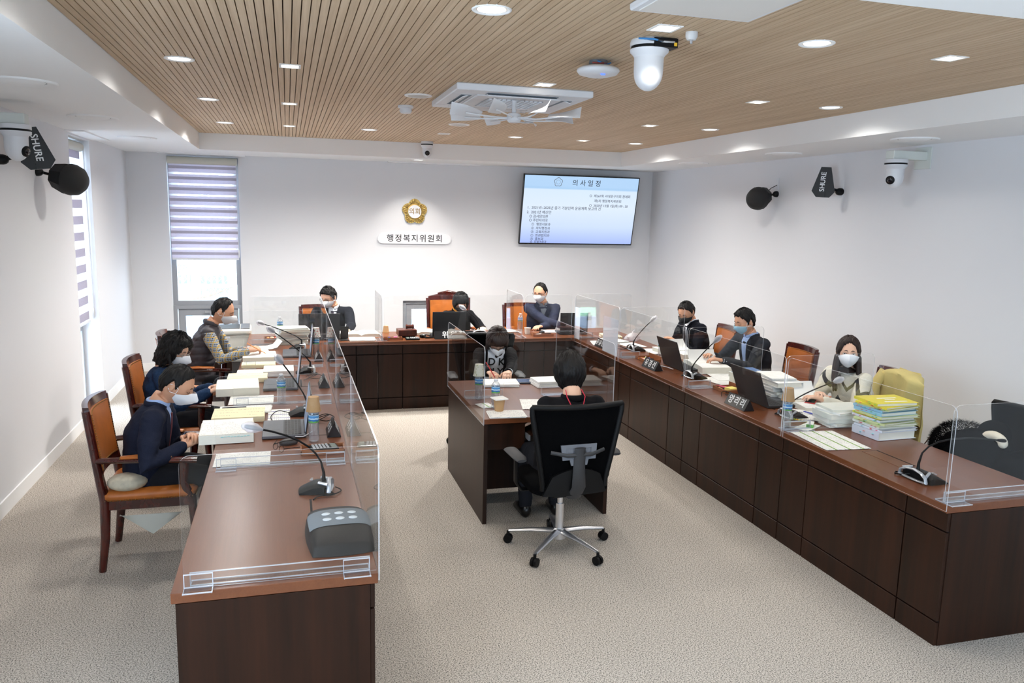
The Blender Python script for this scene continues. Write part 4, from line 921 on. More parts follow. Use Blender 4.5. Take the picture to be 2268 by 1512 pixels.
HAIR = {
 'bobshort': dict(line=[(0, 17), (38, 13), (56, -10), (72, -44), (100, -56), (180, -56)], th=.030, rough=.005, drop=.122),
 'bobopen': dict(line=[(0, 27), (34, 22), (54, 0), (70, -46), (100, -60), (180, -60)], th=.025, rough=.004),
 'short': dict(line=[(0, 46), (32, 43), (56, 32), (70, 16), (78, -6), (86, 4), (98, 16), (112, -8), (132, -36), (180, -40)], th=.011, rough=.003),
 'thick': dict(line=[(0, 40), (32, 37), (54, 26), (68, 11), (77, -8), (86, 2), (98, 14), (112, -8), (132, -34), (180, -38)], th=.016, rough=.005),
 'receding': dict(line=[(0, 60), (28, 58), (52, 44), (68, 20), (78, -2), (87, 4), (98, 16), (112, -8), (132, -34), (180, -38)], th=.010, rough=.004),
 'bob': dict(line=[(0, 17), (38, 13), (56, -10), (72, -48), (100, -60), (180, -60)], th=.027, rough=.004),
 'wavy': dict(line=[(0, 34), (30, 26), (50, 2), (66, -40), (100, -62), (180, -64)], th=.031, rough=.008),
 'long': dict(line=[(0, 46), (30, 36), (52, 4), (66, -40), (100, -60), (180, -62)], th=.013, rough=.003),
}
def build_hair(style, mat_, parent, HM, extra=None, seed=0):
    S = HAIR[style]; nu, nv = 150, 66; b = MB(); rings = []
    for j in range(nv+1):
        el = -pi/2*.985+pi*.985*j/nv; ring = []
        for i in range(nu):
            az = -pi+2*pi*i/nu; p = head_pt(az, el); e = math.degrees(el); ln = interp(S['line'], abs(math.degrees(az)))
            nz = noise.noise(V((az*7+seed, el*1.2, seed))); ln += nz*5+3.0*noise.noise(V((az*26, seed, 0)))
            c_ = sstep(ln-4, ln+7, e); th = S['th']*(.75+.25*sstep(-60, 60, e))+S['rough']*(noise.noise(V((az*3, el*3, seed+5)))*1.6+sin(az*30+3*sin(el*5+seed)+2*noise.noise(V((az*4, el*3, 0))))*.28+noise.noise(V((az*34, el*4, seed)))*.9)
            n_ = V((p.x/.076**2, p.y/.097**2, p.z/.118**2)).normalized()
            if style in ('bob', 'wavy', 'long') and e < 0:
                q = head_pt(az, 0)*.97; q.z = -S.get('drop', .15)*(-e/62)**.95; p = p.lerp(q, c_*sstep(0, 12, -e)) if e > -66 else V((q.x*(.5+.5*(90+e)/24), q.y*(.5+.5*(90+e)/24), -S.get('drop', .15)))
                n_ = V((p.x, p.y, 0)).normalized() if e > -66 else n_
            ring.append(HM @ (p+n_*(-.007*(1-c_)+th*c_)))
        rings.append(ring)
    b.loft(rings)
    if extra: extra(b, HM)
    return b.build('hair', mat_, parent, 70)
def mask(parent, HM, m_, kind='fold', strings=None, grow=1.0):
    A = 74 if kind == 'fold' else 66
    def f(u, v, o=0):
        s = 2*u-1; a = R(A)*s
        et = 5-19*abs(s)**1.5; eb = -64+32*abs(s)**1.8
        if kind == 'flat': et, eb = -3-9*s*s, -58+22*s*s
        p = head_pt(a, R(et+(eb-et)*v)); bul = (.030 if kind == 'fold' else .012)*(cos(a)**2)*sin(pi*min(1, .20+.72*v))
        if kind == 'fold': bul += .008*exp(-((v-.40)/.16)**2)*cos(a)
        return HM @ V((p.x*1.08+o*sin(a), p.y*1.03+.003+o*cos(a)+bul, p.z*1.02))
        s = 2*u-1; a = R(A)*s; top = .004-.028*abs(s)**1.7; bot = -.112+.062*abs(s)**1.8
        if kind == 'flat': top = -.004-.018*abs(s)**2; bot = -.108+.036*abs(s)**2
        z = top+(bot-top)*v; bul = (.027 if kind == 'fold' else .015)*(cos(a)**2)*(sin(pi*min(1, .18+.72*v)))
        if kind == 'fold': bul += .010*exp(-((v-.42)/.14)**2)*cos(a)
        k = 1-.16*max(0, v-.45)*1.2
        return HM @ V(((.080+o)*sin(a)*k*grow, ((.098+o)*cos(a)+bul)*k+.004, z))
    b = MB(); b.patch(lambda u, v: f(u, v), 16, 10, lambda u, v: f(u, v, .003)); mk = b.build('face_mask', m_, parent, 60 if kind == 'fold' else 70)
    b = MB()
    for s in (-1, 1):
        u = 0 if s < 0 else 1; t0, t1 = f(u, .05, .002), f(u, .92, .002)
        for q, ez in ((t0, .022), (t1, -.030)): b.tube([q, HM @ V((s*.0815, .035, (ez-.01)*.6)), HM @ V((s*.083, .0, ez)), HM @ V((s*.084, -.018, ez*.5))], .0017, 5)
    b.build('ear_loop', strings or m_, mk, 60)
def glasses(parent, HM, rim, half=False):
    b = MB()
    for s in (-1, 1):
        pts = [HM @ V((s*.033+.024*cos(a), .107-.012*abs((s*.033+.024*cos(a))/.057)**2, .006+.017*sin(a))) for a in [2*pi*k/20 for k in range(21)]]
        if half: pts = pts[10:21]
        b.tube(pts, .0016, 6); b.tube([HM @ V((s*.057, .095, .010)), HM @ V((s*.078, .07, .010)), HM @ V((s*.083, -.005, .006)), HM @ V((s*.082, -.03, -.006))], .0016, 6)
    b.tube([HM @ V((-.009, .108, .010)), HM @ V((0, .111, .013)), HM @ V((.009, .108, .010))], .0015, 6)
    g = b.build('glasses', rim, parent, 60)
    b = MB()
    for s in (-1, 1): b.add([HM @ V((s*.033+.022*cos(a), .1065-.012*abs((s*.033+.022*cos(a))/.057)**2, .006+.0155*sin(a))) for a in [2*pi*k/14 for k in range(14)]], [tuple(range(14))])
    b.build('lens', clear('spectacle_lens', (.97, .98, 1), .06, .7, 3), g)
def decal(bvh, M_, rows, name, m_, parent, off=.004, thick=.004, nu=6, dist=.6):
    """patch laid over a surface: rows of (z, xleft, xright) in the frame M_ (x right, y out, z up)"""
    d = -(M_.to_3x3() @ V((0, 1, 0))); Nn = M_.to_3x3() @ V((0, 1, 0)); G_ = []; last = None
    for z, xa, xb in rows:
        r_ = []
        for i in range(nu+1):
            x = xa+(xb-xa)*i/nu; o = M_ @ V((x, dist, z)); h = bvh.ray_cast(o, d)
            if h[0] is None: h0 = (G_[-1][i]-Nn*off) if G_ else (r_[-1]-Nn*off if r_ else M_ @ V((x, .12, z)))
            else: h0 = h[0]
            r_.append(h0+Nn*off)
        G_.append(r_)
    # limit jumps where the ray slips past an edge
    n = len(G_)-1
    b = MB(); b.patch(lambda u, v: G_[round(v*n)][round(u*nu)], nu, n, lambda u, v: G_[round(v*n)][round(u*nu)]-Nn*(off+thick)); return b.build(name, m_, parent, 50)

def person(label, seat, face, head, hdir, hands, cloth, hair, skin=SKIN, hmat=HAIRK, mk=None, glass=None, shoulder=.19, hip=None, hroll=0, inner=None, tie=None, vest=None,
           upper=None, curls=(.6, .6), hups=None, poles=None, long_=None, bald=False, eyes='down', vox=.0052, skirt=.0, build_=1.0, legs=True, trousers=None, opening=.24, seed=0, chestfat=1.0, hand_s=1.0, cuff=None, lapel=True, mask_kind='fold', strings=None):
    """seated figure. seat = (x, y) of the hips, face = body direction, head = head centre, hdir = gaze; hands = (right, left) wrist points; all in world space"""
    f = V((cos(R(face)), sin(R(face)), 0)); rt = V((f.y, -f.x, 0)); rz = R(face)-pi/2
    t = thing('person', label, 'person', (seat[0], seat[1], 0), rz)
    W2L = Matrix.Rotation(-rz, 4, 'Z') @ Matrix.Translation((-seat[0], -seat[1], 0)); Rl = W2L.to_3x3()
    Hc = W2L @ V(head); hf = (Rl @ V(hdir)).normalized(); up = V((0, 0, 1)); up = (up-hf*up.dot(hf)).normalized(); hr = hf.cross(up)
    if hroll: up = up*cos(R(hroll))+hr*sin(R(hroll)); hr = hf.cross(up)
    HM = Matrix((hr, hf, up)).transposed().to_4x4(); HM.translation = Hc
    hp = V((0, 0, .50)); Hb = Hc-up*.10-hf*.03
    Nb = Hc-up*.120-hf*.045; Nb = Nb+V((0, -.010, -.028))             # base of the neck
    ch = hp.lerp(Nb, .60)+V((0, -.035, 0)); ch.x = (hp.x+Nb.x)/2; wa = hp.lerp(Nb, .28)+V((0, -.03, 0)); sh = Nb+(hp-Nb).normalized()*.042
    ax = V((1, 0, 0)); k = build_
    spine = [hp+V((0, .0, -.03)), hp+V((0, 0, .07)), wa, ch, ch.lerp(sh, .55), sh, Nb]
    # --- bare body, one continuous surface
    b = MB(); b.tube(spine+[Hb+V((0, 0, .0))], [(.11, .08), (.11, .08), (.10, .075), (.12, .075), (.12, .07), (.09, .055), (.062, .052), (.056, .055)], 14, side=ax)
    nu, nv = 56, 40
    b.loft([[HM @ head_pt(-pi+2*pi*i/nu, -pi/2*.98+pi*.98*j/nv) for i in range(nu)] for j in range(nv+1)])
    for s in (-1, 1):
        b.m = HM @ Matrix.Translation((s*.079, -.006, -.004)) @ Matrix.Rotation(s*R(-20), 4, 'Z') @ Matrix.Rotation(R(-8), 4, 'X'); b.ell((0, 0, 0), (.009, .019, .031), 12, 8); b.m = None
    SH = [sh+V((s*shoulder*k*.93, .0, -.015)) for s in (1, -1)]; arms = []
    for i, s in enumerate((1, -1)):
        w_ = W2L @ V(hands[i]); pl = V(poles[i]) if poles else V((s*.75, -.25, -1)); e, w_ = two_bone(SH[i], w_, .285, .25, pl); arms.append((SH[i], e, w_))
        b.caps([SH[i], e, w_], [.040, .034, .024], 10)
        d = (w_-e).normalized(); u_ = (Rl @ V(hups[i])) if hups else V((0, 0, 1)) ; hand(b, w_, d, u_, 1 if i == 1 else -1, curls[i], 1, hand_s)
        if legs: b.caps([hp+V((s*.085, 0, -.02)), V((s*.10, .40, .49)), V((s*.11, .40, .12)), V((s*.11, .44, .06))], [.05, .045, .03, .025], 10)
    link('body', remesh(b, vox, 1, skin, 'body'), t)
    # --- jacket or top
    def torso(b, g, z0=0):
        b.tube([hp+V((0, 0, -.02+z0)), hp+V((0, .0, .06)), wa, ch, ch.lerp(sh, .5), sh, Nb+V((0, 0, -.008))],
               [(.185*k+g+skirt, .135*k*chestfat+g), (.170*k+g, .130*k*chestfat+g), (.158*k+g, .118*k*chestfat+g), (.175*k+g, .122*k+g), (.178*k+g, .112+g), (.125*k+g, .085+g), (.062+g, .058+g)], 24, side=ax)
        for i in (0, 1): b.caps([sh+V((0, 0, -.02)), SH[i]+V((0, 0, -.012))], [.07+g, .062*k+g], 14)
    b = MB(); torso(b, 0)
    arm_r = [(.068, .056, .046)]*2
    if vest is None:
        for i, (a, e, w_) in enumerate(arms):
            d = (w_-e).normalized(); m1 = a.lerp(e, .5); m2 = e.lerp(w_, .5); b.caps([a+V((0, 0, -.005)), m1, e, m2, w_-d*.022], [.064*k, .059*k, .053, .047, .042], 14)
    top = remesh(b, .0085, 4, cloth, 'jacket' if lapel else 'top', .009); link('jacket' if lapel else 'top', top, t)
    if vest is not None:
        ns = [v.normal.copy() for v in top.vertices]
        for v, n_ in zip(top.vertices, ns): v.co += n_*(.009*(abs(sin(pi*(v.co.z+.02*sin(v.co.x*14))/.062))**.5)-.006)
    tb = MB(); torso(tb, -.001); bvh = BVHTree.FromPolygons([V(q) for q in tb.v], tb.f)
    if vest is not None:
        for i, (a, e, w_) in enumerate(arms):
            b = MB(); d = (w_-e).normalized(); b.caps([a+V((0, 0, -.01)), a.lerp(e, .5), e, e.lerp(w_, .5), w_-d*.022], [.058, .056, .052, .046, .038], 16); link('sleeve', remesh(b, .008, 3, vest, 'sleeve', .006), t)
        b = MB()
        for z in range(9):
            c0 = hp.lerp(sh, .12+.09*z); rr_ = [(.172, .127), (.168, .124), (.165, .120), (.168, .120), (.173, .122), (.176, .121), (.177, .118), (.172, .112), (.155, .10)][z]
            pts = [c0+V((cos(q)*(rr_[0]*k+.003), sin(q)*(rr_[1]*k+.003)-.01, 0)) for q in [2*pi*j/28 for j in range(29)]]
            b.tube(pts, .0055, 5)
        link('quilt_seam', remesh(b, .004, 1, mat('vest_seam', (44, 40, 44), .8), 'quilt_seam'), t) if False else None
        b = MB(); b.tube([Nb+V((.060*cos(q), .058*sin(q)-.004, .012-.014*sin(q))) for q in [pi/2+.3+(2*pi-.6)*j/24 for j in range(25)]], [(.022, .010)]*25, 8, side=(0, 0, 1)); b.build('collar', cloth, t, 60)
    if lapel or cloth is BLKJ:
        b = MB(); b.tube([Nb+V((.066*cos(q)*1.05, .062*sin(q)-.006, -.004-.030*max(0, sin(q))**1.5)) for q in [pi/2+.55+(2*pi-1.1)*j/24 for j in range(25)]], [(.022, .009)]*25, 8, side=(0, 0, 1)); b.build('jacket_collar', cloth, t, 60)
    # trousers, shoes
    if legs:
        b = MB()
        for s in (-1, 1): b.caps([hp+V((s*.085, -.02, -.015)), V((s*.10, .22, .515)), V((s*.10, .41, .495)), V((s*.11, .42, .30)), V((s*.11, .41, .10))], [.095, .082, .066, .056, .05], 14)
        b.ell((0, 0, .50), (.17, .13, .09)); link('trousers', remesh(b, .011, 3, trousers or mat('dark_trousers', (30, 31, 36), .9, spec=.15), 'trousers', .006), t)
        for s in (-1, 1):
            b = MB(); b.caps([V((s*.11, .39, .05)), V((s*.115, .47, .05)), V((s*.12, .56, .035))], [(.040, .05), (.042, .045), (.036, .03)], 12, side=(1, 0, 0)); b.build('shoe', mat('black_shoe', (22, 20, 20), .3), t, 60)
    # shirt front, tie, lapels laid on the chest
    tdir = (sh-hp).normalized(); fy = ax.cross(tdir).normalized()*-1
    if fy.y < 0: fy = -fy
    CM = Matrix((ax, fy, tdir)).transposed().to_4x4(); CM.translation = sh
    if inner:
        decal(bvh, CM, [(.03-opening*q*1.1, -.052*(1-q)**.8-.003, .052*(1-q)**.8+.003) for q in [j/9 for j in range(10)]], 'shirt_front', inner, t, .003, .004, 8)
        b = MB()
        b.tube([Nb+V((.062*cos(q)*1.02, .060*sin(q)+.003, .012-.026*max(0, sin(q))**2)) for q in [pi/2+.18+(2*pi-.36)*j/26 for j in range(27)]], [(.016, .006)]*27, 8, side=(0, .0, 1)); b.build('shirt_collar', inner, t, 60)
    if tie: decal(bvh, CM, [(-.012-opening*q*.95, -.013-.012*q, .013+.012*q) for q in [j/8 for j in range(9)]], 'necktie', tie, t, .009, .004, 2)
    if lapel and inner:
        for s in (-1, 1): decal(bvh, CM, [(.03-opening*q*1.12, s*(.050*(1-q)**.8+.002), s*(.050*(1-q)**.8+.012+.050*sin(pi*min(1, .12+.8*q)))) for q in [j/9 for j in range(10)]], 'lapel', cloth, t, .007, .005, 3)
    if cuff:
        for a, e, w_ in arms:
            d = (w_-e).normalized(); b = MB(); b.tube([w_-d*.03, w_-d*.004], [.037, .034], 14); b.build('shirt_cuff', cuff, t, 60)
    # hair, brows, eyes, mask, spectacles
    build_hair(hair, hmat, t, HM, long_, seed)
    for s in (-1, 1):
        b = MB(); b.tube([HM @ (head_pt(s*q, R(13.5+2.2*sin((q-.16)/.34*pi)-1.2*(q-.16)/.34))*1.012) for q in (.16, .26, .38, .50)], [.0022, .003, .0028, .0012], 6); b.build('eyebrow', BROW, t, 60)
        if eyes == 'open':
            b = MB(); b.m = HM; b.ell((s*.031, .083, .006), (.0145, .009, .0065), 14, 8); ey = b.build('eye', EYEW, t, 60)
            b = MB(); b.m = HM; b.ell((s*.031+.002, .0895, .0062), (.0052, .0035, .0052), 12, 6); b.build('iris', EYEK, ey, 60)
            b = MB(); b.m = HM; b.tube([(s*.016, .088, .005), (s*.025, .0925, .0115), (s*.037, .0895, .0115), (s*.046, .081, .006)], .0015, 5); b.build('eyelid', BROW, t, 60)
        else:
            b = MB(); b.m = HM; b.tube([(s*.016, .0885, .004), (s*.025, .0905, .0005), (s*.037, .0875, .0005), (s*.047, .080, .004)], .0017, 5); b.build('eyelid', BROW, t, 60)
    if mk: mask(t, HM, mk, mask_kind, strings)
    if glass: glasses(t, HM, *glass)
    return t, HM, CM, bvh, arms, W2L, Nb, ch, sh

NAVY = mat('navy_suit', (30, 34, 50), .9, spec=.15, var=(200, .15), bump=(400, .2)); BLKS = mat('black_suit', (24, 26, 34), .9, spec=.15, bump=(400, .15)); DENIM = mat('blue_coat', (34, 54, 84), .9, spec=.15, var=(90, .25), bump=(300, .3))
VEST = mat('charcoal_vest', (58, 54, 60), .62, bump=(60, .5), stretch=(.3, .3, 1.6)); PLAID = plaid_mat(); KNIT = knit_mat()
NAVYJ = mat('navy_jacket', (44, 48, 66), .9, spec=.15, bump=(300, .2)); CHAR = mat('charcoal_jacket', (44, 46, 52), .88, spec=.15, bump=(300, .2)); BLKJ = mat('black_blazer', (22, 21, 24), .9, spec=.15, bump=(300, .2))
METAL = mat('dark_metal', (40, 38, 40), .3, .8); SILV = mat('silver_wire', (180, 178, 176), .25, .9)
person('person in a navy suit and white mask reading, nearest on the left side', (-.84, 4.97), 0, (-.655, 4.955, 1.05), (.80, -.12, -.50), ((-.615, 4.80, .715), (-.60, 4.94, .725)), NAVY, 'short', skin=SKIN, mk=MASKW, inner=SHIRTB, tie=mat('wine_tie', (92, 30, 40), .7), curls=(.8, .8), cuff=SHIRTB, build_=1.04, opening=.26, hups=((0, -.6, .8), (0, .6, .8)), vox=.005)
def wave_locks(b, HM):
    rr = random.Random(4)
    for i in range(22):
        a = R(rr.uniform(70, 290)); p = head_pt(a, R(rr.uniform(-30, 10))); q = HM @ (p*1.18); dn = V((0, 0, -1)); o = HM.to_3x3() @ V((sin(a), cos(a), 0))
        b.caps([q, q+dn*.03+o*.012, q+dn*.062+o*.002*rr.random(), q+dn*.088+o*.018], [.013, .015, .012, .005], 8)
person('person with wavy black bob, glasses and dark blue coat on the left side', (-.90, 6.27), 0, (-.83, 6.27, 1.04), (.80, -.35, -.42), ((-.585, 6.08, .745), (-.58, 6.22, .75)), DENIM, 'wavy', skin=SKIN2, mk=MASKW, glass=(SILV,), curls=(.7, .7), shoulder=.165, build_=.95, long_=wave_locks, lapel=False, seed=2)
person('person in a quilted charcoal vest and plaid shirt writing on the left side', (-.80, 7.60), -3, (-.585, 7.58, 1.165), (.90, -.12, -.42), ((-.36, 7.36, .83), (-.40, 7.60, .80)), VEST, 'receding', mk=MASKW, vest=PLAID, lapel=False, curls=(1.1, .6), build_=1.02, vox=.005, hups=((0, -.5, .85), (0, 0, 1)))
person('person in a black suit with glasses behind the dark monitor at the back', (.42, 9.28), -92, (.435, 9.20, 1.115), (-.55, -.75, -.42), ((.22, 8.80, .79), (.62, 8.78, .79)), BLKS, 'thick', mk=MASKW, glass=(METAL,), inner=SHIRTW, tie=mat('plum_tie', (60, 48, 66), .7), curls=(.6, .6), vox=.006)
person('chairwoman with short black hair, black mask and mustard scarf', (1.97, 9.30), -90, (1.965, 9.16, 1.045), (.02, -.80, -.55), ((1.75, 8.80, .78), (2.16, 8.82, .78)), BLKJ, 'bobopen', skin=SKIN2, mk=MASKK, glass=(METAL,), shoulder=.17, build_=.94, curls=(.6, .6), vox=.006, inner=mat('mustard_scarf', (206, 140, 44), .8), opening=.2, seed=1)
person('person in a navy jacket with a lapel pin and glasses looking left at the back', (3.00, 9.30), -92, (2.965, 9.17, 1.155), (-.62, -.70, -.22), ((3.15, 8.86, .79), (2.90, 8.90, .78)), NAVYJ, 'receding', mk=MASKW, glass=(METAL,), inner=mat('grey_check_shirt', (120, 126, 136), .9), opening=.12, curls=(.6, .6), vox=.006, poles=(V((.7, -.2, -1)), V((-.7, -.2, -1))), seed=3)
person('person in a black suit and black mask reading on the right side', (4.20, 7.50), 180, (4.06, 7.50, 1.115), (-.68, -.42, -.52), ((3.93, 7.60, .80), (3.92, 7.42, .81)), BLKS, 'short', mk=MASKK, inner=SHIRTW, tie=mat('black_tie', (26, 26, 34), .7), curls=(.5, .5), build_=1.04, vox=.0055, seed=4)
person('person in a charcoal jacket and light blue mask turning a page on the right side', (4.22, 6.40), 182, (4.08, 6.42, 1.16), (-.90, -.12, -.30), ((3.80, 6.50, .83), (3.77, 6.24, .83)), CHAR, 'thick', mk=MASKB, mask_kind='flat', strings=MASKW, inner=SHIRTB, cuff=SHIRTW, curls=(.5, .7), build_=1.03, vox=.0052, seed=6, opening=.32)
def long_locks(b, HM):
    rr = random.Random(9); dn = V((0, 0, -1)); M3 = HM.to_3x3()
    for i in range(30):
        s = 1 if i % 2 else -1; a = s*R(rr.uniform(58, 118)); q = HM @ (head_pt(a, R(-18))*1.13); f_ = M3 @ V((0, 1, 0)); o = M3 @ V((s, 0, 0))
        b.caps([q, q+dn*.08+o*.006, q+dn*.16+f_*.03+o*.012, q+dn*rr.uniform(.21, .26)+f_*.06+o*rr.uniform(-.01, .02)], [.017, .019, .017, .007], 8)
person('person with long dark hair, white mask and cream zigzag fleece on the right side', (4.16, 4.98), 186, (4.09, 4.995, 1.12), (-.56, -.82, -.08), ((3.83, 4.96, .80), (3.77, 4.83, .795)), KNIT, 'long', skin=SKIN2, hmat=HAIRB, mk=MASKW, eyes='open', lapel=False, shoulder=.175, curls=(.8, .6), long_=long_locks, vox=.005, build_=1.02, seed=7)
p_, HM_, CM_, bv_, ar_, W2, Nb_, ch_, sh_ = person('person with brown fringe, black blazer and lettered white shirt writing at the centre desk', (1.74, 6.82), -90, (1.765, 6.66, .995), (-.10, -.70, -.71), ((1.60, 6.28, .785), (1.765, 6.27, .775)), BLKJ, 'bob', skin=SKIN2, hmat=HAIRB, mk=MASKW, glass=(METAL,), shoulder=.165, build_=.95, curls=(.9, .7), vox=.005, seed=5, lapel=False, cuff=SHIRTW)
decal(bv_, CM_, [(.03-.36*q, -.078, .078) for q in [j/12 for j in range(13)]], 'shirt_front', mat('white_tshirt', (232, 233, 238), .8), p_, .005, .004, 8)
for s_, dy in (('D K', -.075), ('N Y', -.170)):
    o_ = CM_ @ V((0, .6, dy)); h_ = bv_.ray_cast(o_, -(CM_.to_3x3() @ V((0, 1, 0))))
    q_ = CM_.to_3x3(); pos = (h_[0] if h_[0] else CM_ @ V((0, .13, dy)))+(q_ @ V((0, 1, 0)))*.014
    xx = q_ @ V((-1, 0, 0)); yy = q_ @ V((0, 0, 1)); text(s_, .094, frame_m(pos, xx, yy), TXTK, p_, bold=.002)
p_, HM_, CM_, bv_, ar_, W2, Nb_, ch_, sh_ = person('person with short black hair seen from behind in a black jacket with a red lanyard', (1.66, 4.64), 88, (1.735, 4.70, 1.095), (.10, .92, -.22), ((1.60, 5.02, .69), (1.84, 5.02, .69)), BLKJ, 'bobshort', skin=SKIN2, mk=MASKW, shoulder=.18, build_=1.0, curls=(.5, .5), vox=.0055, seed=8)
b = MB()
for s in (-1, 1): b.tube([Nb_+V((s*.052, -.02, .045)), Nb_+V((s*.060, -.075, .012)), Nb_+V((s*.030, -.118, -.06)), Nb_+V((s*.004, -.135, -.135))], .0032, 6)
b.build('lanyard', mat('red_lanyard', (200, 34, 62), .6), p_, 60)
# ------------------------------------------------------------------ things on the desks
ZT = HT+.0022
def sheets(label, loc, rz, w, d, h=.004, m_=PRINT, n=1, group=None, cat='paper', seed=0, name='paper_sheet', curl=0):
    """a sheet or a thin sheaf of paper: w along local x, d along local y"""
    t = thing(name, label, cat, (loc[0], loc[1], loc[2] if len(loc) > 2 else ZT), rz, group); rr = random.Random(seed+int(loc[0]*97)+int(loc[1]*57))
    if n == 1:
        b = MB(); b.patch(lambda u, v: ((u-.5)*w, (v-.5)*d, h+curl*max(0, (u-.7)/.3)**2), 6, 2, lambda u, v: ((u-.5)*w, (v-.5)*d, curl*max(0, (u-.7)/.3)**2)); b.build('page', m_, t)
    else:
        for i in range(n):
            a = rr.uniform(-.05, .05); q = MB(); q.m = Matrix.Rotation(a, 4, 'Z') @ Matrix.Translation((rr.uniform(-.006, .006), rr.uniform(-.006, .006), 0)); q.box(-w/2, w/2, -d/2, d/2, i*h/n, (i+.86)*h/n); q.build('page', m_ if i == n-1 else PAPER, t)
    return t
def book(label, loc, rz, w, d, h, cover, group=None, spine=None, title=None, name='book', tabs=0, cat='book'):
    t = thing(name, label, cat, (loc[0], loc[1], loc[2] if len(loc) > 2 else ZT), rz, group); c_ = .0016
    MB().box(-w/2+.002, w/2-.003, -d/2+.003, d/2-.003, c_, h-c_, .0008).build('pages', PAGES, t)
    b = MB(); b.box(-w/2, w/2, -d/2, d/2, 0, c_); b.box(-w/2, w/2, -d/2, d/2, h-c_, h); b.box(-w/2, -w/2+c_, -d/2, d/2, c_, h-c_); b.build('cover', cover, t)
    if title:
        o = text(title, .030, Matrix.Translation((.0, .03, h+.0004)) @ Matrix.Rotation(0, 4, 'Z'), TXTK, t, 'title')
    for k in range(tabs):
        b = MB(); x = -w/2+.02+k*(w-.05)/max(1, tabs-1); b.box(x, x+.012, -d/2-.012, -d/2+.01, h*(.25+.6*((k*7) % 5)/5), h*(.25+.6*((k*7) % 5)/5)+.001); b.build('index_tab', mat('tab_%d' % (k % 4), [(90, 200, 205), (240, 130, 90), (120, 190, 90), (230, 80, 110)][k % 4], .6), t)
    return t
def open_book(label, loc, rz, w, d, hl, hr, tabs=0, flip=0, print_=None):
    """open volume; spine along local y; left block hl high, right block hr high"""
    t = thing('open_book', label, 'book', (loc[0], loc[1], ZT), rz)
    for s, h in ((-1, hl), (1, hr)):
        def top(u): return h*(1-.10*u*u)*(1 if u < .93 else 1) - .45*h*exp(-(u/.10)**2)+.004*sin(u*pi)
        b = MB(); n_ = 12; rings = []
        for j in range(n_+1): u = j/n_; x = s*w/2*u; rings.append([(x*(1+.0), -d/2, .002), (x, d/2, .002), (x*(1-.04*min(1, h/.03)), d/2, .003+max(.001, top(u))), (x*(1-.04*min(1, h/.03)), -d/2, .003+max(.001, top(u)))])
        b.loft(rings); b.build('page_block', PAGES, t, 30)
        b = MB(); b.patch(lambda u, v: (s*w/2*(.04+.94*u)*(1-.04*min(1, h/.03)), (v-.5)*d*.995, .0036+max(.001, top(.04+.94*u))), 12, 1); b.build('printed_page', print_ or PRINT, t, 60)
    MB().box(-w/2-.004, w/2+.004, -d/2-.003, d/2+.003, 0, .002).build('cover', PAPER, t)
    if flip:
        b = MB(); b.patch(lambda u, v: (w*.03+w*.36*sin(u*flip), (v-.5)*d*.98, .02+hr*.6+w*.33*(1-cos(u*1.7))*.6), 10, 2, lambda u, v: (w*.03+w*.36*sin(u*flip)+.001, (v-.5)*d*.98, .019+hr*.6+w*.33*(1-cos(u*1.7))*.6)); b.build('turning_page', PAPER, t, 60)
    for k in range(tabs):
        b = MB(); x = -w*.40+w*.8*k/max(1, tabs-1); h = max(hl if x < 0 else hr, .01); b.box(x, x+.014, -d/2-.010, -d/2+.014, h*.80, h*.80+.0012); b.build('index_tab', mat('tab_blue', (96, 200, 208), .6), t)
    return t
LAPG = mat('laptop_grey', (96, 98, 104), .4, .3); LAPK = mat('laptop_black', (32, 32, 35), .45)
def laptop(label, loc, rz, ang=100, w=.375, d=.255, body=LAPG, lid=LAPK):
    """user sits at local -y; the lid stands at +y"""
    t = thing('laptop', label, 'laptop', (loc[0], loc[1], ZT), rz)
    MB().box(-w/2, w/2, -d/2, d/2, .002, .020, .003).build('base', body, t)
    MB().box(-w*.46, w*.46, -d*.02, d*.40, .0195, .0212).build('keyboard_bed', mat('key_bed', (60, 61, 66), .5), t)
    b = MB()
    for r_ in range(5):
        for c_ in range(15): x = -w*.445+c_*w*.0605; y = .002+r_*d*.078; b.box(x, x+w*.05, y, y+d*.062, .0212, .0228)
    b.build('keyboard', mat('keys', (34, 34, 37), .5), t)
    MB().box(-w*.14, w*.14, -d*.42, -d*.10, .0198, .0206).build('touchpad', mat('touchpad', (84, 86, 92), .35), t)
    a = R(ang); m_ = Matrix.Translation((0, d/2-.004, .018)) @ Matrix.Rotation(a-pi/2, 4, 'X') if False else Matrix.Translation((0, d/2-.004, .018)) @ Matrix.Rotation(-(a-pi/2), 4, 'X')
    b = MB(); b.m = m_; b.box(-w/2, w/2, -.002, .006, 0, d*.98, .002); L_ = b.build('lid', lid, t)
    b = MB(); b.m = m_; b.box(-w/2+.008, w/2-.008, -.0028, -.0018, .014, d*.95); b.build('display', mat('laptop_screen', (150, 165, 190), .2, emit=.35), L_)
    b = MB(); b.tube([(-w*.4, d/2-.004, .018), (w*.4, d/2-.004, .018)], .007, 10); b.build('hinge', LAPK, t, 60)
    return t
COVER = clear('mic_cover_plastic', (.93, .90, .93), .05, .18, 1.2, .3, haze=.36)
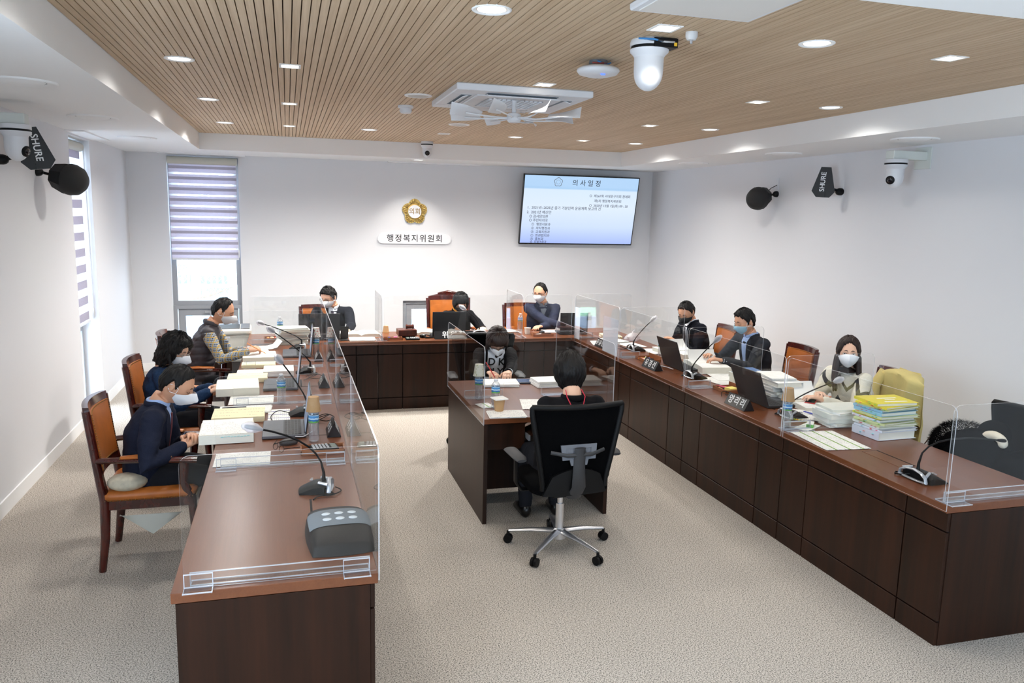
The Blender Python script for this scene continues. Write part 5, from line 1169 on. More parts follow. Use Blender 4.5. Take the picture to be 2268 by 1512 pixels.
def mic(label, loc, rz, head, cover=True, bend=None, w=.17, cable=True):
    """desk microphone unit: silver bridge at local -y, black wedge towards the user at +y; head = world point of the capsule"""
    t = thing('desk_microphone', label, 'microphone', (loc[0], loc[1], ZT), rz)
    P = [(-.03, 0), (-.03, .042), (-.012, .052), (.03, .046), (.10, .010), (.10, 0)]
    b = MB(); n_ = 8; b.loft([[(x, y*(1-.12*abs(x/(w/2))**2), z*(1-.35*abs(x/(w/2))**3)) for y, z in P] for x in [-w/2+w*k/n_ for k in range(n_+1)]]); b.build('wedge', BLACK, t, 30)
    b = MB(); b.tube([(-w/2+.005, -.05, .010), (-w/2+.012, -.052, .035), (-w*.25, -.048, .052), (0, -.044, .058), (w*.25, -.048, .052), (w/2-.012, -.052, .035), (w/2-.005, -.05, .010), (w*.2, -.052, .006), (-w*.2, -.052, .006), (-w/2+.005, -.05, .010)], [(.011, .006)]*10, 8, side=(0, 1, 0)); b.tube([(-w*.42, -.045, .046), (-w*.3, .0, .052)], (.008), 8); b.tube([(w*.42, -.045, .040), (w*.3, .0, .052)], .008, 8); b.build('silver_bridge', SILVER, t, 60)
    b = MB(); b.bx((.035, .045, .042), (.014, .014, .004)); b.bx((.055, .045, .042), (.010, .010, .004)); b.build('button', SILVER, t)
    M_ = Matrix.Translation((loc[0], loc[1], ZT)) @ Matrix.Rotation(rz, 4, 'Z'); h = M_.inverted() @ V(head); p0 = V((0, -.02, .05)); mid = bend and M_.inverted() @ V(bend) or (p0.lerp(h, .45)+V((0, 0, .05)))
    d = (h-mid).normalized(); pts = [p0, p0+V((0, 0, .04))]+[((1-q)**2)*(p0+V((0, 0, .05)))+2*q*(1-q)*mid+q*q*h for q in (.15, .3, .45, .6, .75, .88, 1)]
    b = MB(); b.tube(pts, [.010, .007]+[.0048]*7, 8); b.build('gooseneck', BLACK, t, 70)
    b = MB(); d = (pts[-1]-pts[-2]).normalized(); b.caps([h-d*.01, h+d*.03, h+d*.055], [.007, .011, .010], 12); b.build('capsule', BLACK, t, 70)
    if cover:
        b = MB(); b.caps([h-d*.014, h+d*.012, h+d*.045, h+d*.066], [.009, .022, .026, .016], 12); b.build('capsule_cover', COVER, t, 40)
    if cable:
        b = MB(); b.tube([(-w*.2, -.03, .02), (-w*.35, -.06, .008), (-w*.5, -.075, .006), (-w*.62, -.05, .005), (-w*.5, -.01, .006), (-w*.56, .03, .005)], .004, 6); b.build('cable', BLACK, t, 70)
    return t
def bottle(label, loc, h=.21, r=.031, level=.85, group=None, z=ZT):
    t = thing('water_bottle', label, 'bottle', (loc[0], loc[1], z), 0, group); pr = [(.004, .003), (r*.7, .0), (r*.95, .006), (r, .014)]
    k = 0
    while .02+k*.013 < h*.52: z0 = .02+k*.013; pr += [(r*.94, z0), (r, z0+.0065)]; k += 1
    pr += [(r*.97, h*.54), (r*.97, h*.76), (r, h*.78), (r*.85, h*.84), (r*.5, h*.91), (r*.40, h*.93), (r*.40, h*.95)]
    MB().lathe(pr, 24).build('shell', PET, t, 35)
    MB().lathe([(r*.975, h*.545), (r*.985, h*.55), (r*.985, h*.755), (r*.975, h*.76)], 28, cap=False).build('label_band', bottle_label(), t, 60)
    MB().lathe([(r*.46, h*.935), (r*.47, h*.94), (r*.47, h*.995), (r*.42, h), (.001, h)], 20).build('cap', PLAST, t, 40)
    return t
def bottle_label():
    if 'bottle_label' in MATS: return MATS['bottle_label']
    m, nt, b_ = nodes_of('bottle_label'); tc = N(nt, 'ShaderNodeTexCoord'); sx = N(nt, 'ShaderNodeSeparateXYZ'); nt.links.new(tc.outputs['Generated'], sx.inputs[0])
    rp = N(nt, 'ShaderNodeValToRGB'); rp.color_ramp.interpolation = 'CONSTANT'; e = rp.color_ramp.elements; e[0].position = 0; e[0].color = (*lin((110, 170, 90)), 1); e[1].position = .22; e[1].color = (*lin((44, 110, 176)), 1)
    q = e.new(.42); q.color = (*lin((200, 224, 238)), 1); q = e.new(.62); q.color = (*lin((70, 140, 200)), 1); q = e.new(.9); q.color = (*lin((170, 205, 225)), 1)
    no = N(nt, 'ShaderNodeTexNoise'); no.inputs['Scale'].default_value = 4; nt.links.new(tc.outputs['Generated'], no.inputs[0])
    ad = N(nt, 'ShaderNodeMath', operation='MULTIPLY_ADD'); ad.inputs[1].default_value = .35; nt.links.new(no.outputs[0], ad.inputs[0]); sb = N(nt, 'ShaderNodeMath', operation='SUBTRACT'); sb.inputs[1].default_value = .17; nt.links.new(sx.outputs['Z'], sb.inputs[0]); nt.links.new(sb.outputs[0], ad.inputs[2])
    nt.links.new(ad.outputs[0], rp.inputs[0]); nt.links.new(rp.outputs[0], b_.inputs['Base Color']); MATS['bottle_label'] = m; return m
def dots_mat(name, base, dot, sc=60):
    if name in MATS: return MATS[name]
    m, nt, b_ = nodes_of(name); tc = N(nt, 'ShaderNodeTexCoord'); vo = N(nt, 'ShaderNodeTexVoronoi'); vo.inputs['Scale'].default_value = sc; nt.links.new(tc.outputs['Object'], vo.inputs[0])
    l = N(nt, 'ShaderNodeMath', operation='LESS_THAN'); l.inputs[1].default_value = .28; nt.links.new(vo.outputs['Distance'], l.inputs[0])
    mx = N(nt, 'ShaderNodeMix', data_type='RGBA'); mx.inputs['A'].default_value = (*lin(base), 1); mx.inputs['B'].default_value = (*lin(dot), 1); nt.links.new(l.outputs[0], mx.inputs['Factor']); nt.links.new(mx.outputs['Result'], b_.inputs['Base Color']); MATS[name] = m; return m
def cup(label, loc, m_, inv=False, h=.075, r=.035, z=None):
    t = thing('paper_cup', label, 'cup', (loc[0], loc[1], ZT if z is None else z), 0); k = .74
    pr = [(.002, 0), (r*k, 0), (r*k, .002), (r, h), (r*1.06, h+.001), (r*1.06, h-.003), (r*.96, h-.002), (r*k*.94, .006), (.002, .006)]
    if inv: pr = [(a, h-z_) for a, z_ in pr]
    b = MB(); b.lathe(pr[:4], 26, cap=False); b.lathe(pr[6:], 26, cap=False); b.build('wall', m_, t, 40)
    b = MB(); q = pr[3:7]; b.lathe(q+[q[0]], 26, cap=False); b.build('rolled_rim', m_, t, 60)
    b = MB(); b.lathe([(.001, h-.001 if inv else .001), (r*k, h-.001 if inv else .001)], 24); b.build('base_disc', m_, t)
    return t
def glyphs(M_, size, t):
    # three characters too small in the photograph to read: plain strokes
    b = MB(); b.m = M_
    for k in (-1, 0, 1):
        x = k*size*1.0
        for q in ((-.30, .10, .22, .30), (-.26, .06, .0, .07), (.16, .24, -.34, .34), (-.30, .10, -.30, -.22), (-.14, -.06, -.16, .20)): b.box(x+q[0]*size, x+q[1]*size, q[2]*size, q[3]*size, -.0003, .0005)
    b.build('lettering', TXTW, t)
NPB = mat('nameplate_black', (22, 23, 27), .35)
def nameplate(label, loc, rz, s, w=.20, size=.062):
    """prism name plate; lettering faces local -y and +y"""
    t = thing('nameplate', label, 'nameplate', (loc[0], loc[1], ZT), rz); h, q = .082, .042
    b = MB(); b.loft([[(x, -q, 0), (x, q, 0), (x, 0, h)] for x in (-w/2, w/2)]); b.build('plate', NPB, t)
    for sg in (-1, 1):
        up = V((0, -sg*q, h)).normalized(); o = V((0, sg*q/2, h/2))+V((0, sg*h, q)).normalized()*.0008
        text(s, size, frame_m(o, (-sg, 0, 0), up), TXTW, t, spacing=1.35, bold=.0012) if s else glyphs(frame_m(o, (-sg, 0, 0), up), size, t)
    return t
def tray(label, loc, rz, w=.22, d=.10, items=True, bh=.055):
    t = thing('desk_tray', label, 'tray', (loc[0], loc[1], ZT), rz); Wm = wood('tray_wood', (138, 84, 48), (164, 104, 64), .4, (10, 2, 10), 4)
    b = MB(); b.box(-w/2, w/2, -d/2, d/2, 0, .004); b.box(-w/2, w/2, -d/2, -d/2+.005, .004, .026); b.box(-w/2, -w/2+.005, -d/2, d/2, .004, .026); b.box(w/2-.005, w/2, -d/2, d/2, .004, .026); b.build('tray_box', Wm, t)
    MB().box(-w/2, w/2, d/2-.006, d/2, .004, bh).build('back_board', Wm, t)
    return t
def pen(label, loc, rz, c_, L=.14, z=ZT, name='pen', group=None, tip=None):
    t = thing(name, label, 'pen', (loc[0], loc[1], z), rz, group)
    b = MB(); b.tube([(-L/2, 0, .006), (L*.38, 0, .006)], .005, 8); b.build('barrel', c_, t, 60)
    b = MB(); b.tube([(L*.38, 0, .006), (L*.5, 0, .006)], [.0048, .001], 8); b.build('tip', tip or c_, t, 60); return t
def loop_cable(label, pts, r=.003, m_=BLACK, cat='cable'):
    b = MB(); P = [V(p) for p in pts]; Q = []
    for i in range(len(P)-1):
        p0, p1, p2, p3 = P[max(i-1, 0)], P[i], P[i+1], P[min(i+2, len(P)-1)]
        for k in range(5):
            u = k/5; Q.append(.5*((2*p1)+(p2-p0)*u+(2*p0-5*p1+4*p2-p3)*u*u+(3*p1-p0-3*p2+p3)*u**3))
    Q.append(P[-1]); b.tube(Q, r, 6); return tag(b.build('cable', m_, None, 70), label, cat)
ORG = mat('orange_pencil', (226, 140, 50), .5); BLU = mat('blue_ink_plastic', (40, 60, 170), .4); RED = mat('red_plastic', (190, 50, 50), .4); YEL = mat('yellow_plastic', (222, 232, 60), .5)

# left row, nearest module
mic('desk microphone with grey covered head, nearest on the left desk row', (.125, 3.80), R(80), (-.145, 3.62, 1.115), bend=(.12, 3.74, 1.02), w=.13)
t = thing('foot_massager', 'grey and black padded massager with light dots on the near end of the left desk', 'massager', (.182, 3.235, ZT), R(2))
def hump(u, v, z0=0):
    x = -.13+.26*u; y = -.22+.44*v; w_ = max(0, 1-abs(2*u-1)**3.2)**.5; l_ = max(0, 1-abs(2*v-1)**3)**.5
    return (x*1.06*(.88+.12*sin(pi*v)), y*(.93+.07*sin(pi*u)), z0+(.022+.062*sin(pi*min(1, .18+.62*v)))*w_**.5*l_**.45)
HK = mat('massager_shell', (36, 32, 30), .5, spec=.25); HG = mat('massager_mesh', (120, 126, 132), .8, bump=(700, .8))
b = MB(); b.patch(lambda u, v: hump(u, v), 22, 30, lambda u, v: (hump(u, v)[0], hump(u, v)[1], 0)); b.build('shell', HK, t, 60)
b = MB(); b.patch(lambda u, v: (lambda q: (q[0], q[1], q[2]+.0025))(hump(.04+.92*u, .30+.40*v)), 20, 10); b.build('mesh_cover', HG, t, 70)
for i in range(3):
    for j in (0, 1):
        q = hump(.32+.19*i, .43+.13*j); b = MB(); b.ell((q[0], q[1], q[2]+.001), (.020, .016, .005), 14, 6); b.build('massage_node', mat('node_light', (200, 206, 210), .5), t, 60)
for o in t.children: o.rotation_euler = (0, 0, 0)
loop_cable('thin black cable from the nearest left microphone into the desk slot', [(.20, 3.80, ZT+.012), (.225, 3.76, ZT+.006), (.18, 3.71, ZT+.006), (.115, 3.70, ZT+.006), (.09, 3.665, ZT+.003)])
sheets('printed table lying under the acrylic divider near the man in the navy suit', (-.262, 4.385), R(90), .235, .29, .002, PRINTX)
sheets('printed table on the desk before the wavy-haired person', (-.272, 5.79), R(90), .26, .30, .003, PRINTX)
open_book('thick open book with blue index tabs before the man in the navy suit', (-.365, 4.93), R(-3), .32, .46, .016, .014, tabs=0) if False else None
def brick_book(label, loc, rz, w, d, h, tabs=False):
    """very thick volume lying open near its first pages"""
    t = thing('open_book', label, 'book', (loc[0], loc[1], ZT), rz)
    b = MB(); b.patch(lambda u, v: ((u-.5)*w, (v-.5)*d*.62-d*.19, h*(1-.06*sin(pi*v)+.05*v)), 8, 6, lambda u, v: ((u-.5)*w, (v-.5)*d*.62-d*.19, .001)); b.build('page_block', PAGES, t, 30)
    b = MB(); b.patch(lambda u, v: ((u-.5)*w*.98, (v-.5)*d*.60-d*.19, h*(1-.06*sin(pi*v)+.05*v)+.0012), 8, 6); b.build('printed_page', PRINT, t, 60)
    b = MB(); b.patch(lambda u, v: ((u-.5)*w*.98, d*.12+d*.36*v, h*(1.02-.55*v*v)+.004*sin(pi*v)), 8, 8, lambda u, v: ((u-.5)*w*.98, d*.12+d*.36*v, .001)); b.build('page_block', PAPER, t, 60)
    if tabs:
        for k in range(9):
            b = MB(); x = w*(-.1+.06*k); y = -d*.5; b.box(x, x+.014, y-.004, y+.012+.004*(k % 3), h*(.72+.03*(k % 3)), h*(.72+.03*(k % 3))+.0012); b.build('index_tab', mat('tab_blue', (96, 200, 208), .6), t)
    return t
brick_book('thick open book with blue index tabs before the man in the navy suit', (-.375, 4.93), R(2), .30, .46, .055, True)
book('cream bound volume behind the open book of the man in the navy suit', (-.33, 5.30), R(90), .26, .32, .035, CREAM)
sheets('white sheaf partly under the smartphone on the left desk', (-.30, 5.50), R(90), .20, .33, .008, PRINTX, 3)
sheets('leaflet with a violet stripe beside the cream volume', (-.08, 5.32), R(90), .30, .14, .003, print_mat('violet_leaflet', accent=(90, 84, 160)))
t = thing('smartphone', 'dark smartphone lying on white papers before the wavy-haired person', 'phone', (-.372, 5.50, ZT+.009), R(4)); MB().box(-.078, .078, -.037, .037, 0, .008, .002).build('body', BLACK, t); MB().box(-.074, .074, -.034, .034, .008, .0086).build('glass', mat('phone_glass', (30, 34, 44), .06), t)
brick_book('thick open book before the wavy-haired person on the left side', (-.385, 6.16), R(3), .30, .46, .055)
book('cream bound volume behind the open book of the wavy-haired person', (-.33, 6.50), R(90), .22, .30, .035, CREAM)
sheets('form with green stripes behind the cream volume on the left desk', (-.28, 6.76), R(90), .30, .30, .003, print_mat('green_form', accent=(150, 190, 100)))
book('white thick report beside the second laptop on the left desk', (-.095, 6.72), R(90), .26, .24, .045, PAPER)
brick_book('thick open book under the writing hand of the person in the quilted vest', (-.27, 7.42), R(3), .29, .42, .05)
book('cream bound volume in front of the vest wearer by the acrylic divider', (-.265, 7.07), R(90), .16, .28, .025, CREAM)
sheets('loose curled papers at the far end of the left desk', (-.24, 8.02), R(12), .30, .22, .004, PRINT, 1, curl=.07)
sheets('white papers left of the vest wearer by the far divider', (-.32, 7.80), R(8), .24, .20, .006, PRINT, 2)
laptop('grey open laptop before the man in the navy suit on the left desk', (-.045, 4.93), R(-90), 98)
laptop('grey open laptop before the wavy-haired person on the left desk', (-.075, 6.25), R(-90), 97)
laptop('grey open laptop of the person in the quilted vest on the left desk', (.06, 7.62), R(-90), 96, w=.36)
t = thing('computer_mouse', 'dark mouse beside the nearest laptop on the left desk', 'mouse', (-.02, 4.63, ZT), R(10)); b = MB(); b.ell((0, 0, .010), (.055, .032, .022), 18, 10); b.build('shell', DGREY, t, 70); b = MB(); b.tube([(-.05, 0, .014), (-.08, .02, .004), (-.05, .09, .004)], .002, 6); b.build('cable', BLACK, t, 70)
t = thing('spectacles', 'folded spectacles lying on the left desk beside the mouse', 'glasses', (-.075, 4.50, ZT), R(-60))
b = MB()
for s in (-1, 1): b.tube([(s*.034+.024*cos(a), .017*sin(a)*.3, .02+.018*sin(a)) for a in [2*pi*k/18 for k in range(19)]], .0014, 6)
b.tube([(-.01, 0, .024), (.01, 0, .024)], .0013, 6); b.build('rim', METAL, t, 60)
b = MB(); b.tube([(.058, 0, .024), (.064, .06, .022), (.03, .13, .004)], .0022, 6); b.tube([(-.058, 0, .024), (-.062, .07, .03), (-.05, .13, .03)], .0022, 6); b.build('temple', METAL, t, 60)
tray('low wooden tray under the calculator on the left desk', (.165, 4.44), R(0), .24, .12, bh=.030)
def calc(label, loc, rz, z=ZT):
    t = thing('calculator', label, 'calculator', (loc[0], loc[1], z), rz); MB().box(-.05, .05, -.075, .075, 0, .016, .004).build('body', BLACK, t); MB().box(-.042, .042, .035, .065, .016, .018).build('display', mat('lcd', (120, 130, 120), .2), t)
    b = MB()
    for i in range(5):
        for j in range(5): b.box(-.042+i*.0175, -.030+i*.0175, -.066+j*.019, -.054+j*.019, .016, .020)
    b.build('keys', mat('calc_keys', (180, 182, 186), .5), t)
calc('black calculator resting in a wooden tray on the left desk', (.175, 4.45), R(-82), ZT+.012)
bottle('water bottle under an upturned brown cup on the left desk', (.125, 4.66), .215)
cup('brown paper cup upside down on the nearest left water bottle', (.125, 4.66), KRAFT, True, .085, .042, z=ZT+.185)
bottle('water bottle standing in front of the second left laptop', (-.065, 5.66), .21)
bottle('water bottle under a flower-patterned cup by the third left laptop', (.235, 7.52), .21)
cup('white cup with red flowers upside down on the third left bottle', (.235, 7.52), dots_mat('flower_cup', (238, 232, 222), (200, 60, 60), 70), True, .085, .042, z=ZT+.18)
nameplate('black triangular nameplate by the inner screen before the man in the navy suit', (.245, 4.82), R(-90), None, .20)
nameplate('black triangular nameplate by the inner screen before the wavy-haired person', (.248, 6.20), R(-90), None, .20)
nameplate('black triangular nameplate by the inner screen before the vest wearer', (.25, 7.30), R(-90), None, .20)
mic('desk microphone behind the brown cup on the left desk row', (.08, 5.32), R(90), (-.055, 5.08, 1.145), w=.13)
mic('desk microphone of the wavy-haired person, third from the front on the left', (.14, 6.72), R(90), (-.125, 6.36, 1.15), w=.13)
mic('desk microphone of the person in the quilted vest on the left', (.09, 7.90), R(90), (-.235, 7.52, 1.05), w=.13)
loop_cable('tangled black cables by the second nameplate on the left desk', [(.12, 6.55, ZT+.004), (.2, 6.62, ZT+.01), (.25, 6.52, ZT+.006), (.2, 6.42, ZT+.008), (.14, 6.48, ZT+.012), (.22, 6.58, ZT+.014), (.1, 6.40, ZT+.004)])
loop_cable('coiled black cable behind the brown cup on the left desk', [(.15, 5.20, ZT+.004), (.22, 5.26, ZT+.01), (.27, 5.18, ZT+.006), (.22, 5.08, ZT+.008), (.16, 5.14, ZT+.012), (.24, 5.22, ZT+.014), (.13, 5.06, ZT+.004)])
loop_cable('thin black cable with a plug in front of the second left microphone', [(.02, 5.28, ZT+.01), (-.08, 5.36, ZT+.02), (-.13, 5.26, ZT+.01), (-.12, 5.16, ZT+.006)])
loop_cable('white charging cable from the nearest left laptop', [(.02, 4.74, ZT+.012), (.06, 4.70, ZT+.02), (.09, 4.76, ZT+.016), (.12, 4.86, ZT+.004)], m_=PLAST)

# back row
def stack(x, y, rz, n, hs, w, d, label, group, mats_, seed, name='document', cat='document', z=ZT, jx=.02, ja=.12, tabs=False):
    rr = random.Random(seed)
    for i in range(n):
        h = hs[i % len(hs)]; a = rz+rr.uniform(-ja, ja); pos = (x+rr.uniform(-jx, jx), y+rr.uniform(-jx, jx), z)
        l = label(i) if callable(label) else label; m_ = mats_[i % len(mats_)]
        if name == 'folder': folder(l, pos, a, w, d, h, m_, group, rr, tabs)
        else: book(l, pos, a, w*rr.uniform(.95, 1.02), d*rr.uniform(.95, 1.02), h, m_, group, name=name, cat=cat)
        z += h+.0006
    return z
def folder(label, loc, rz, w, d, h, m_, group, rr, tabs=True):
    t = thing('folder', label, 'folder', loc, rz, group)
    b = MB(); b.box(-w/2, w/2, -d/2, d/2, 0, .0012); b.box(-w/2, w/2, -d/2, d/2, h-.0012, h); b.box(-w/2, -w/2+.001, -d/2, d/2, .0012, h-.0012); b.build('cover', m_, t)
    b = MB(); b.box(-w/2+.004, w/2-.012, -d/2+.006, d/2-.006, .0014, h-.0016); b.build('sheaf', PAGES, t)
    if tabs:
        for k in range(4):
            y = rr.uniform(-d*.45, d*.4); q = MB(); z_ = h*rr.uniform(.3, .8); q.box(-w/2-.011, -w/2+.012, y, y+.012, z_, z_+.001); q.build('index_tab', mat('tab_%d' % rr.randrange(4), [(90, 200, 205), (240, 130, 90), (120, 190, 90), (230, 80, 110)][0], .6), t)
for k, c_ in enumerate([(90, 200, 205), (240, 130, 90), (120, 190, 90), (230, 80, 110)]): mat('tab_%d' % k, c_, .6)
stack(.03, 8.30, R(3), 9, [.016, .024, .012], .30, .22, lambda i: ['lowest', 'second', 'third', 'fourth', 'fifth', 'sixth', 'seventh', 'eighth', 'topmost'][i]+' report from below in the stack at the far left desk corner', 'reports stacked at the far left corner', [PAPER, mat('pale_cover', (232, 234, 226), .7)], 3)
t = thing('laser_printer', 'beige and dark grey laser printer standing behind the far end of the left desks', 'printer', (-.66, 9.15, .0), R(2))
PRB = mat('printer_beige', (214, 210, 198), .5)
MB().box(-.25, .25, -.22, .22, .44, .73, .02).build('body', PRB, t)
b = MB(); b.box(-.25, .25, -.23, .20, .735, .80, .02); b.build('upper_case', PRB, t)
b = MB(); b.box(-.22, .13, -.20, .14, .795, .806, .004); b.build('output_tray', DGREY, t); MB().box(.14, .235, -.21, .14, .798, .812, .003).build('control_panel', mat('panel_grey', (92, 96, 104), .4), t)
b = MB()
for k in range(5): b.box(-.18, .02, -.2215, -.2195, .50+k*.014, .506+k*.014)
b.build('vent_slots', DGREY, t); MB().box(-.03, .03, -.224, -.218, .70, .722, .002).build('latch', PLAST, t)
tag(MB().box(-.92, -.42, 8.96, 9.38, 0, .438, .004).build('printer_cabinet', DFRONT), 'low walnut cabinet under the laser printer', 'cabinet')
laptop('wide dark monitor-like laptop before the person in the black suit', (.30, 8.57), R(180), 93, w=.42, d=.27, body=LAPK)
t = thing('phone_stand', 'dark phone propped on a small stand beside the dark laptop at the back', 'phone', (.55, 8.40, ZT), R(12))
b = MB(); b.m = Matrix.Rotation(R(14), 4, 'X'); b.box(-.042, .042, -.004, .004, .015, .155, .002); b.build('phone', BLACK, t); MB().box(-.045, .045, -.045, .05, 0, .006, .002).build('stand_base', DGREY, t); b = MB(); b.box(-.03, .03, .015, .045, .004, .06, .002); b.build('stand_prop', DGREY, t)
sheets('white sheaf at the front edge of the back desk left of the gavel', (.74, 8.40), R(-4), .26, .20, .014, PRINT, 4)
open_book('open book before the person in the black suit at the back desk', (.73, 8.70), R(6), .44, .28, .035, .03)
bottle('water bottle left of the dark laptop at the back desk', (-.10, 8.82), .20)
t = thing('snack_tray', 'small wooden tray of red and orange wrapped snacks at the back left', 'tray', (-.16, 8.48, ZT), R(4)); Wm = wood('tray_wood', (138, 84, 48), (164, 104, 64), .4, (10, 2, 10), 4)
b = MB(); b.box(-.10, .10, -.07, .07, 0, .004); b.box(-.10, .10, -.07, -.064, .004, .035); b.box(-.10, .10, .064, .07, .004, .035); b.box(-.10, -.094, -.07, .07, .004, .035); b.box(.094, .10, -.07, .07, .004, .035); b.build('tray_box', Wm, t)
for k in range(7):
    o = MB().ell((0, 0, 0), (.026, .014, .009), 8, 5).build('wrapped_snack', mat('snack_%d' % (k % 3), [(206, 60, 40), (236, 150, 60), (240, 236, 226)][k % 3], .4), None, 60); o.location = (-.16+(k % 4-1.5)*.04, 8.46+(k//4)*.05, ZT+.020+.006*(k % 2)); o.rotation_euler = (0, 0, k*1.1)
    tag(o, 'small %s wrapped snack in the back left tray, %s' % (['red', 'orange', 'white'][k % 3], ['front row far left', 'front row second', 'front row third', 'front row right', 'rear row left', 'rear row second', 'rear row third'][k]), 'snack', 'snacks in the wooden tray')
cup('small brown paper cup upside down left of the gavel block', (1.05, 8.90), KRAFT, True, .072, .036)
t = thing('gavel_block', 'square walnut gavel block on the back desk', 'gavel block', (1.235, 8.56, ZT), R(2)); MW = wood('gavel_wood', (62, 26, 16), (104, 50, 34), .3, (8, 2, 8), 4)
MB().box(-.10, .10, -.085, .085, .018, .085, .004).build('block', MW, t); MB().box(-.085, .085, -.07, .07, 0, .018, .003).build('foot', GROOVE, t)
t = thing('gavel', 'dark red wooden gavel lying on its block', 'gavel', (1.27, 8.56, ZT+.087), R(0))
b = MB(); b.m = Matrix.Translation((0, 0, .024)) @ Matrix.Rotation(R(90), 4, 'Y'); b.lathe([(.020, -.045), (.025, -.04), (.025, -.028), (.019, -.022), (.021, 0), (.019, .022), (.025, .028), (.025, .04), (.020, .045)], 20); b.build('head', MW, t, 40)
b = MB(); b.tube([(0, 0, .024), (0, .06, .016), (0, .15, .010), (0, .17, .010)], [.006, .007, .008, .005], 8); b.build('handle', MW, t, 60)
open_book('open book behind the gavel block on the back desk', (1.40, 8.78), R(-8), .36, .26, .028, .03)
tray('wooden pen tray at the front edge of the back desk left of the gavel', (1.06, 8.37), R(180), .20, .09, bh=.028)
for k, (c_, nm) in enumerate(((RED, 'red'), (mat('green_plastic', (60, 150, 80), .4), 'green'), (BLACK, 'black'), (BLU, 'blue'))):
    pen(nm+' pen in the wooden tray left of the gavel', (1.00+.008*k, 8.375+.012*(k-1.5)), R(80+8*k), c_, .10, ZT+.005+.003*k)
t = thing('sticky_notes', 'white and pink note block in the tray left of the gavel', 'note pad', (1.09, 8.375, ZT+.005), R(3)); MB().box(-.045, .045, -.03, .03, 0, .012).build('pad', PAPER, t); MB().box(-.018, .018, -.012, .012, .012, .026).build('pink_block', mat('pink_note', (240, 110, 160), .7), t)
calc('small black calculator in front of the gavel block', (1.27, 8.36), R(88))
laptop('dark grey laptop before the chairwoman', (1.69, 8.60), R(180), 92, w=.37, d=.27, body=LAPK)
nameplate('long black nameplate before the chairwoman on the back desk', (1.72, 8.36), R(0), '위원장', .42, .085)
loop_cable('knot of grey and black cables between the gavel and the laptop', [(1.38, 8.46, ZT+.006), (1.44, 8.52, ZT+.02), (1.5, 8.46, ZT+.01), (1.44, 8.40, ZT+.012), (1.39, 8.48, ZT+.03), (1.47, 8.54, ZT+.014), (1.52, 8.44, ZT+.006), (1.42, 8.42, ZT+.004)], .006)
t = thing('adapter', 'small black power adapter among the cables beside the gavel', 'adapter', (1.40, 8.47, ZT), R(20)); MB().box(-.03, .03, -.022, .022, 0, .03, .004).build('case', BLACK, t); MB().box(-.018, .018, -.016, .016, .03, .031).build('sticker', PLAST, t)
mic('desk microphone before the chairwoman', (2.06, 8.60), R(0), (1.90, 8.62, 1.03), bend=(2.06, 8.62, .92))
bottle('water bottle by the chair of the person with crossed arms', (2.63, 8.88), .20)
cup('white paper cup on the back desk near the crossed arms', (2.63, 8.58), mat('white_cup', (230, 222, 210), .7), False, .07, .036)
sheets('white papers behind the white cup on the back desk', (2.42, 8.80), R(10), .26, .2, .01, PRINT, 3)
tray('low wooden tray with a note pad on the back desk', (2.76, 8.42), R(178), .24, .10, bh=.028)
t = thing('sticky_notes', 'white note pad in the tray near the white cup', 'note pad', (2.74, 8.42, ZT+.005), R(5)); MB().box(-.05, .05, -.03, .03, 0, .014).build('pad', PAPER, t); MB().box(-.05, .05, -.03, -.026, .014, .0145).build('glue_edge', CREAM, t)
pen('black marker in the tray near the white cup', (2.80, 8.40), R(10), BLACK, .12, ZT+.02)
t = thing('computer_mouse', 'black mouse on the back desk near the white cup', 'mouse', (2.82, 8.62, ZT), R(60)); b = MB(); b.ell((0, 0, .010), (.055, .032, .022), 18, 10); b.build('shell', BLACK, t, 70); b = MB(); b.ell((.02, 0, .028), (.010, .004, .005), 8, 5); b.build('wheel', MGREY, t, 60)
sheets('white sheet under the folded arms on the back desk', (3.02, 8.74), R(-6), .30, .21, .003, PRINT)
laptop('brown-black laptop at the right end of the back desk', (3.16, 8.58), R(176), 92, w=.33, d=.24, body=LAPK)

# right row
def rsheets(l, x, y, a, **k): return sheets(l, (x, y), R(90+a), .297, .21, k.pop('h', .004), k.pop('m_', PRINT), k.pop('n', 2), seed=int(y*10), **k)
book('pale yellow covered report at the far right corner of the desks', (3.50, 8.20), R(80), .28, .21, .03, CREAM)
rsheets('white papers at the far right corner beside the yellow report', 3.42, 7.92, 12, n=3, h=.02)
rsheets('white papers spread behind the far right nameplate', 3.24, 7.83, -14, n=3)
rsheets('white papers beside the far right microphone', 3.52, 7.66, 8, n=2)
rsheets('white sheaf in front of the person in the black mask', 3.60, 7.22, -6, n=3, h=.012)
t = thing('plastic_bag', 'crumpled clear plastic wrap on the far right desk', 'bag', (3.66, 7.96, ZT), 0)
b = MB(); b.loft([[(.08*q*cos(a)*(1+.25*sin(3*a+z*40)), .06*q*sin(a)*(1+.25*cos(4*a+z*30)), z) for a in [2*pi*k/20 for k in range(20)]] for z, q in ((0, .9), (.02, 1.1), (.045, 1.0), (.07, .7), (.085, .3))]); b.build('film', COVER, t, 25); b = MB(); b.tube([(0, 0, .08), (.01, .01, .10), (.03, .0, .115)], [.012, .006, .014], 8); b.build('knot', COVER, t, 30)
nameplate('black nameplate nearest the far right corner of the desks', (3.15, 7.60), R(-90), '윤유현', .21)
loop_cable('black cables on the desk by the far right nameplate', [(3.2, 7.46, ZT+.004), (3.28, 7.56, ZT+.012), (3.36, 7.48, ZT+.006), (3.28, 7.40, ZT+.008), (3.22, 7.5, ZT+.02), (3.32, 7.58, ZT+.006)])
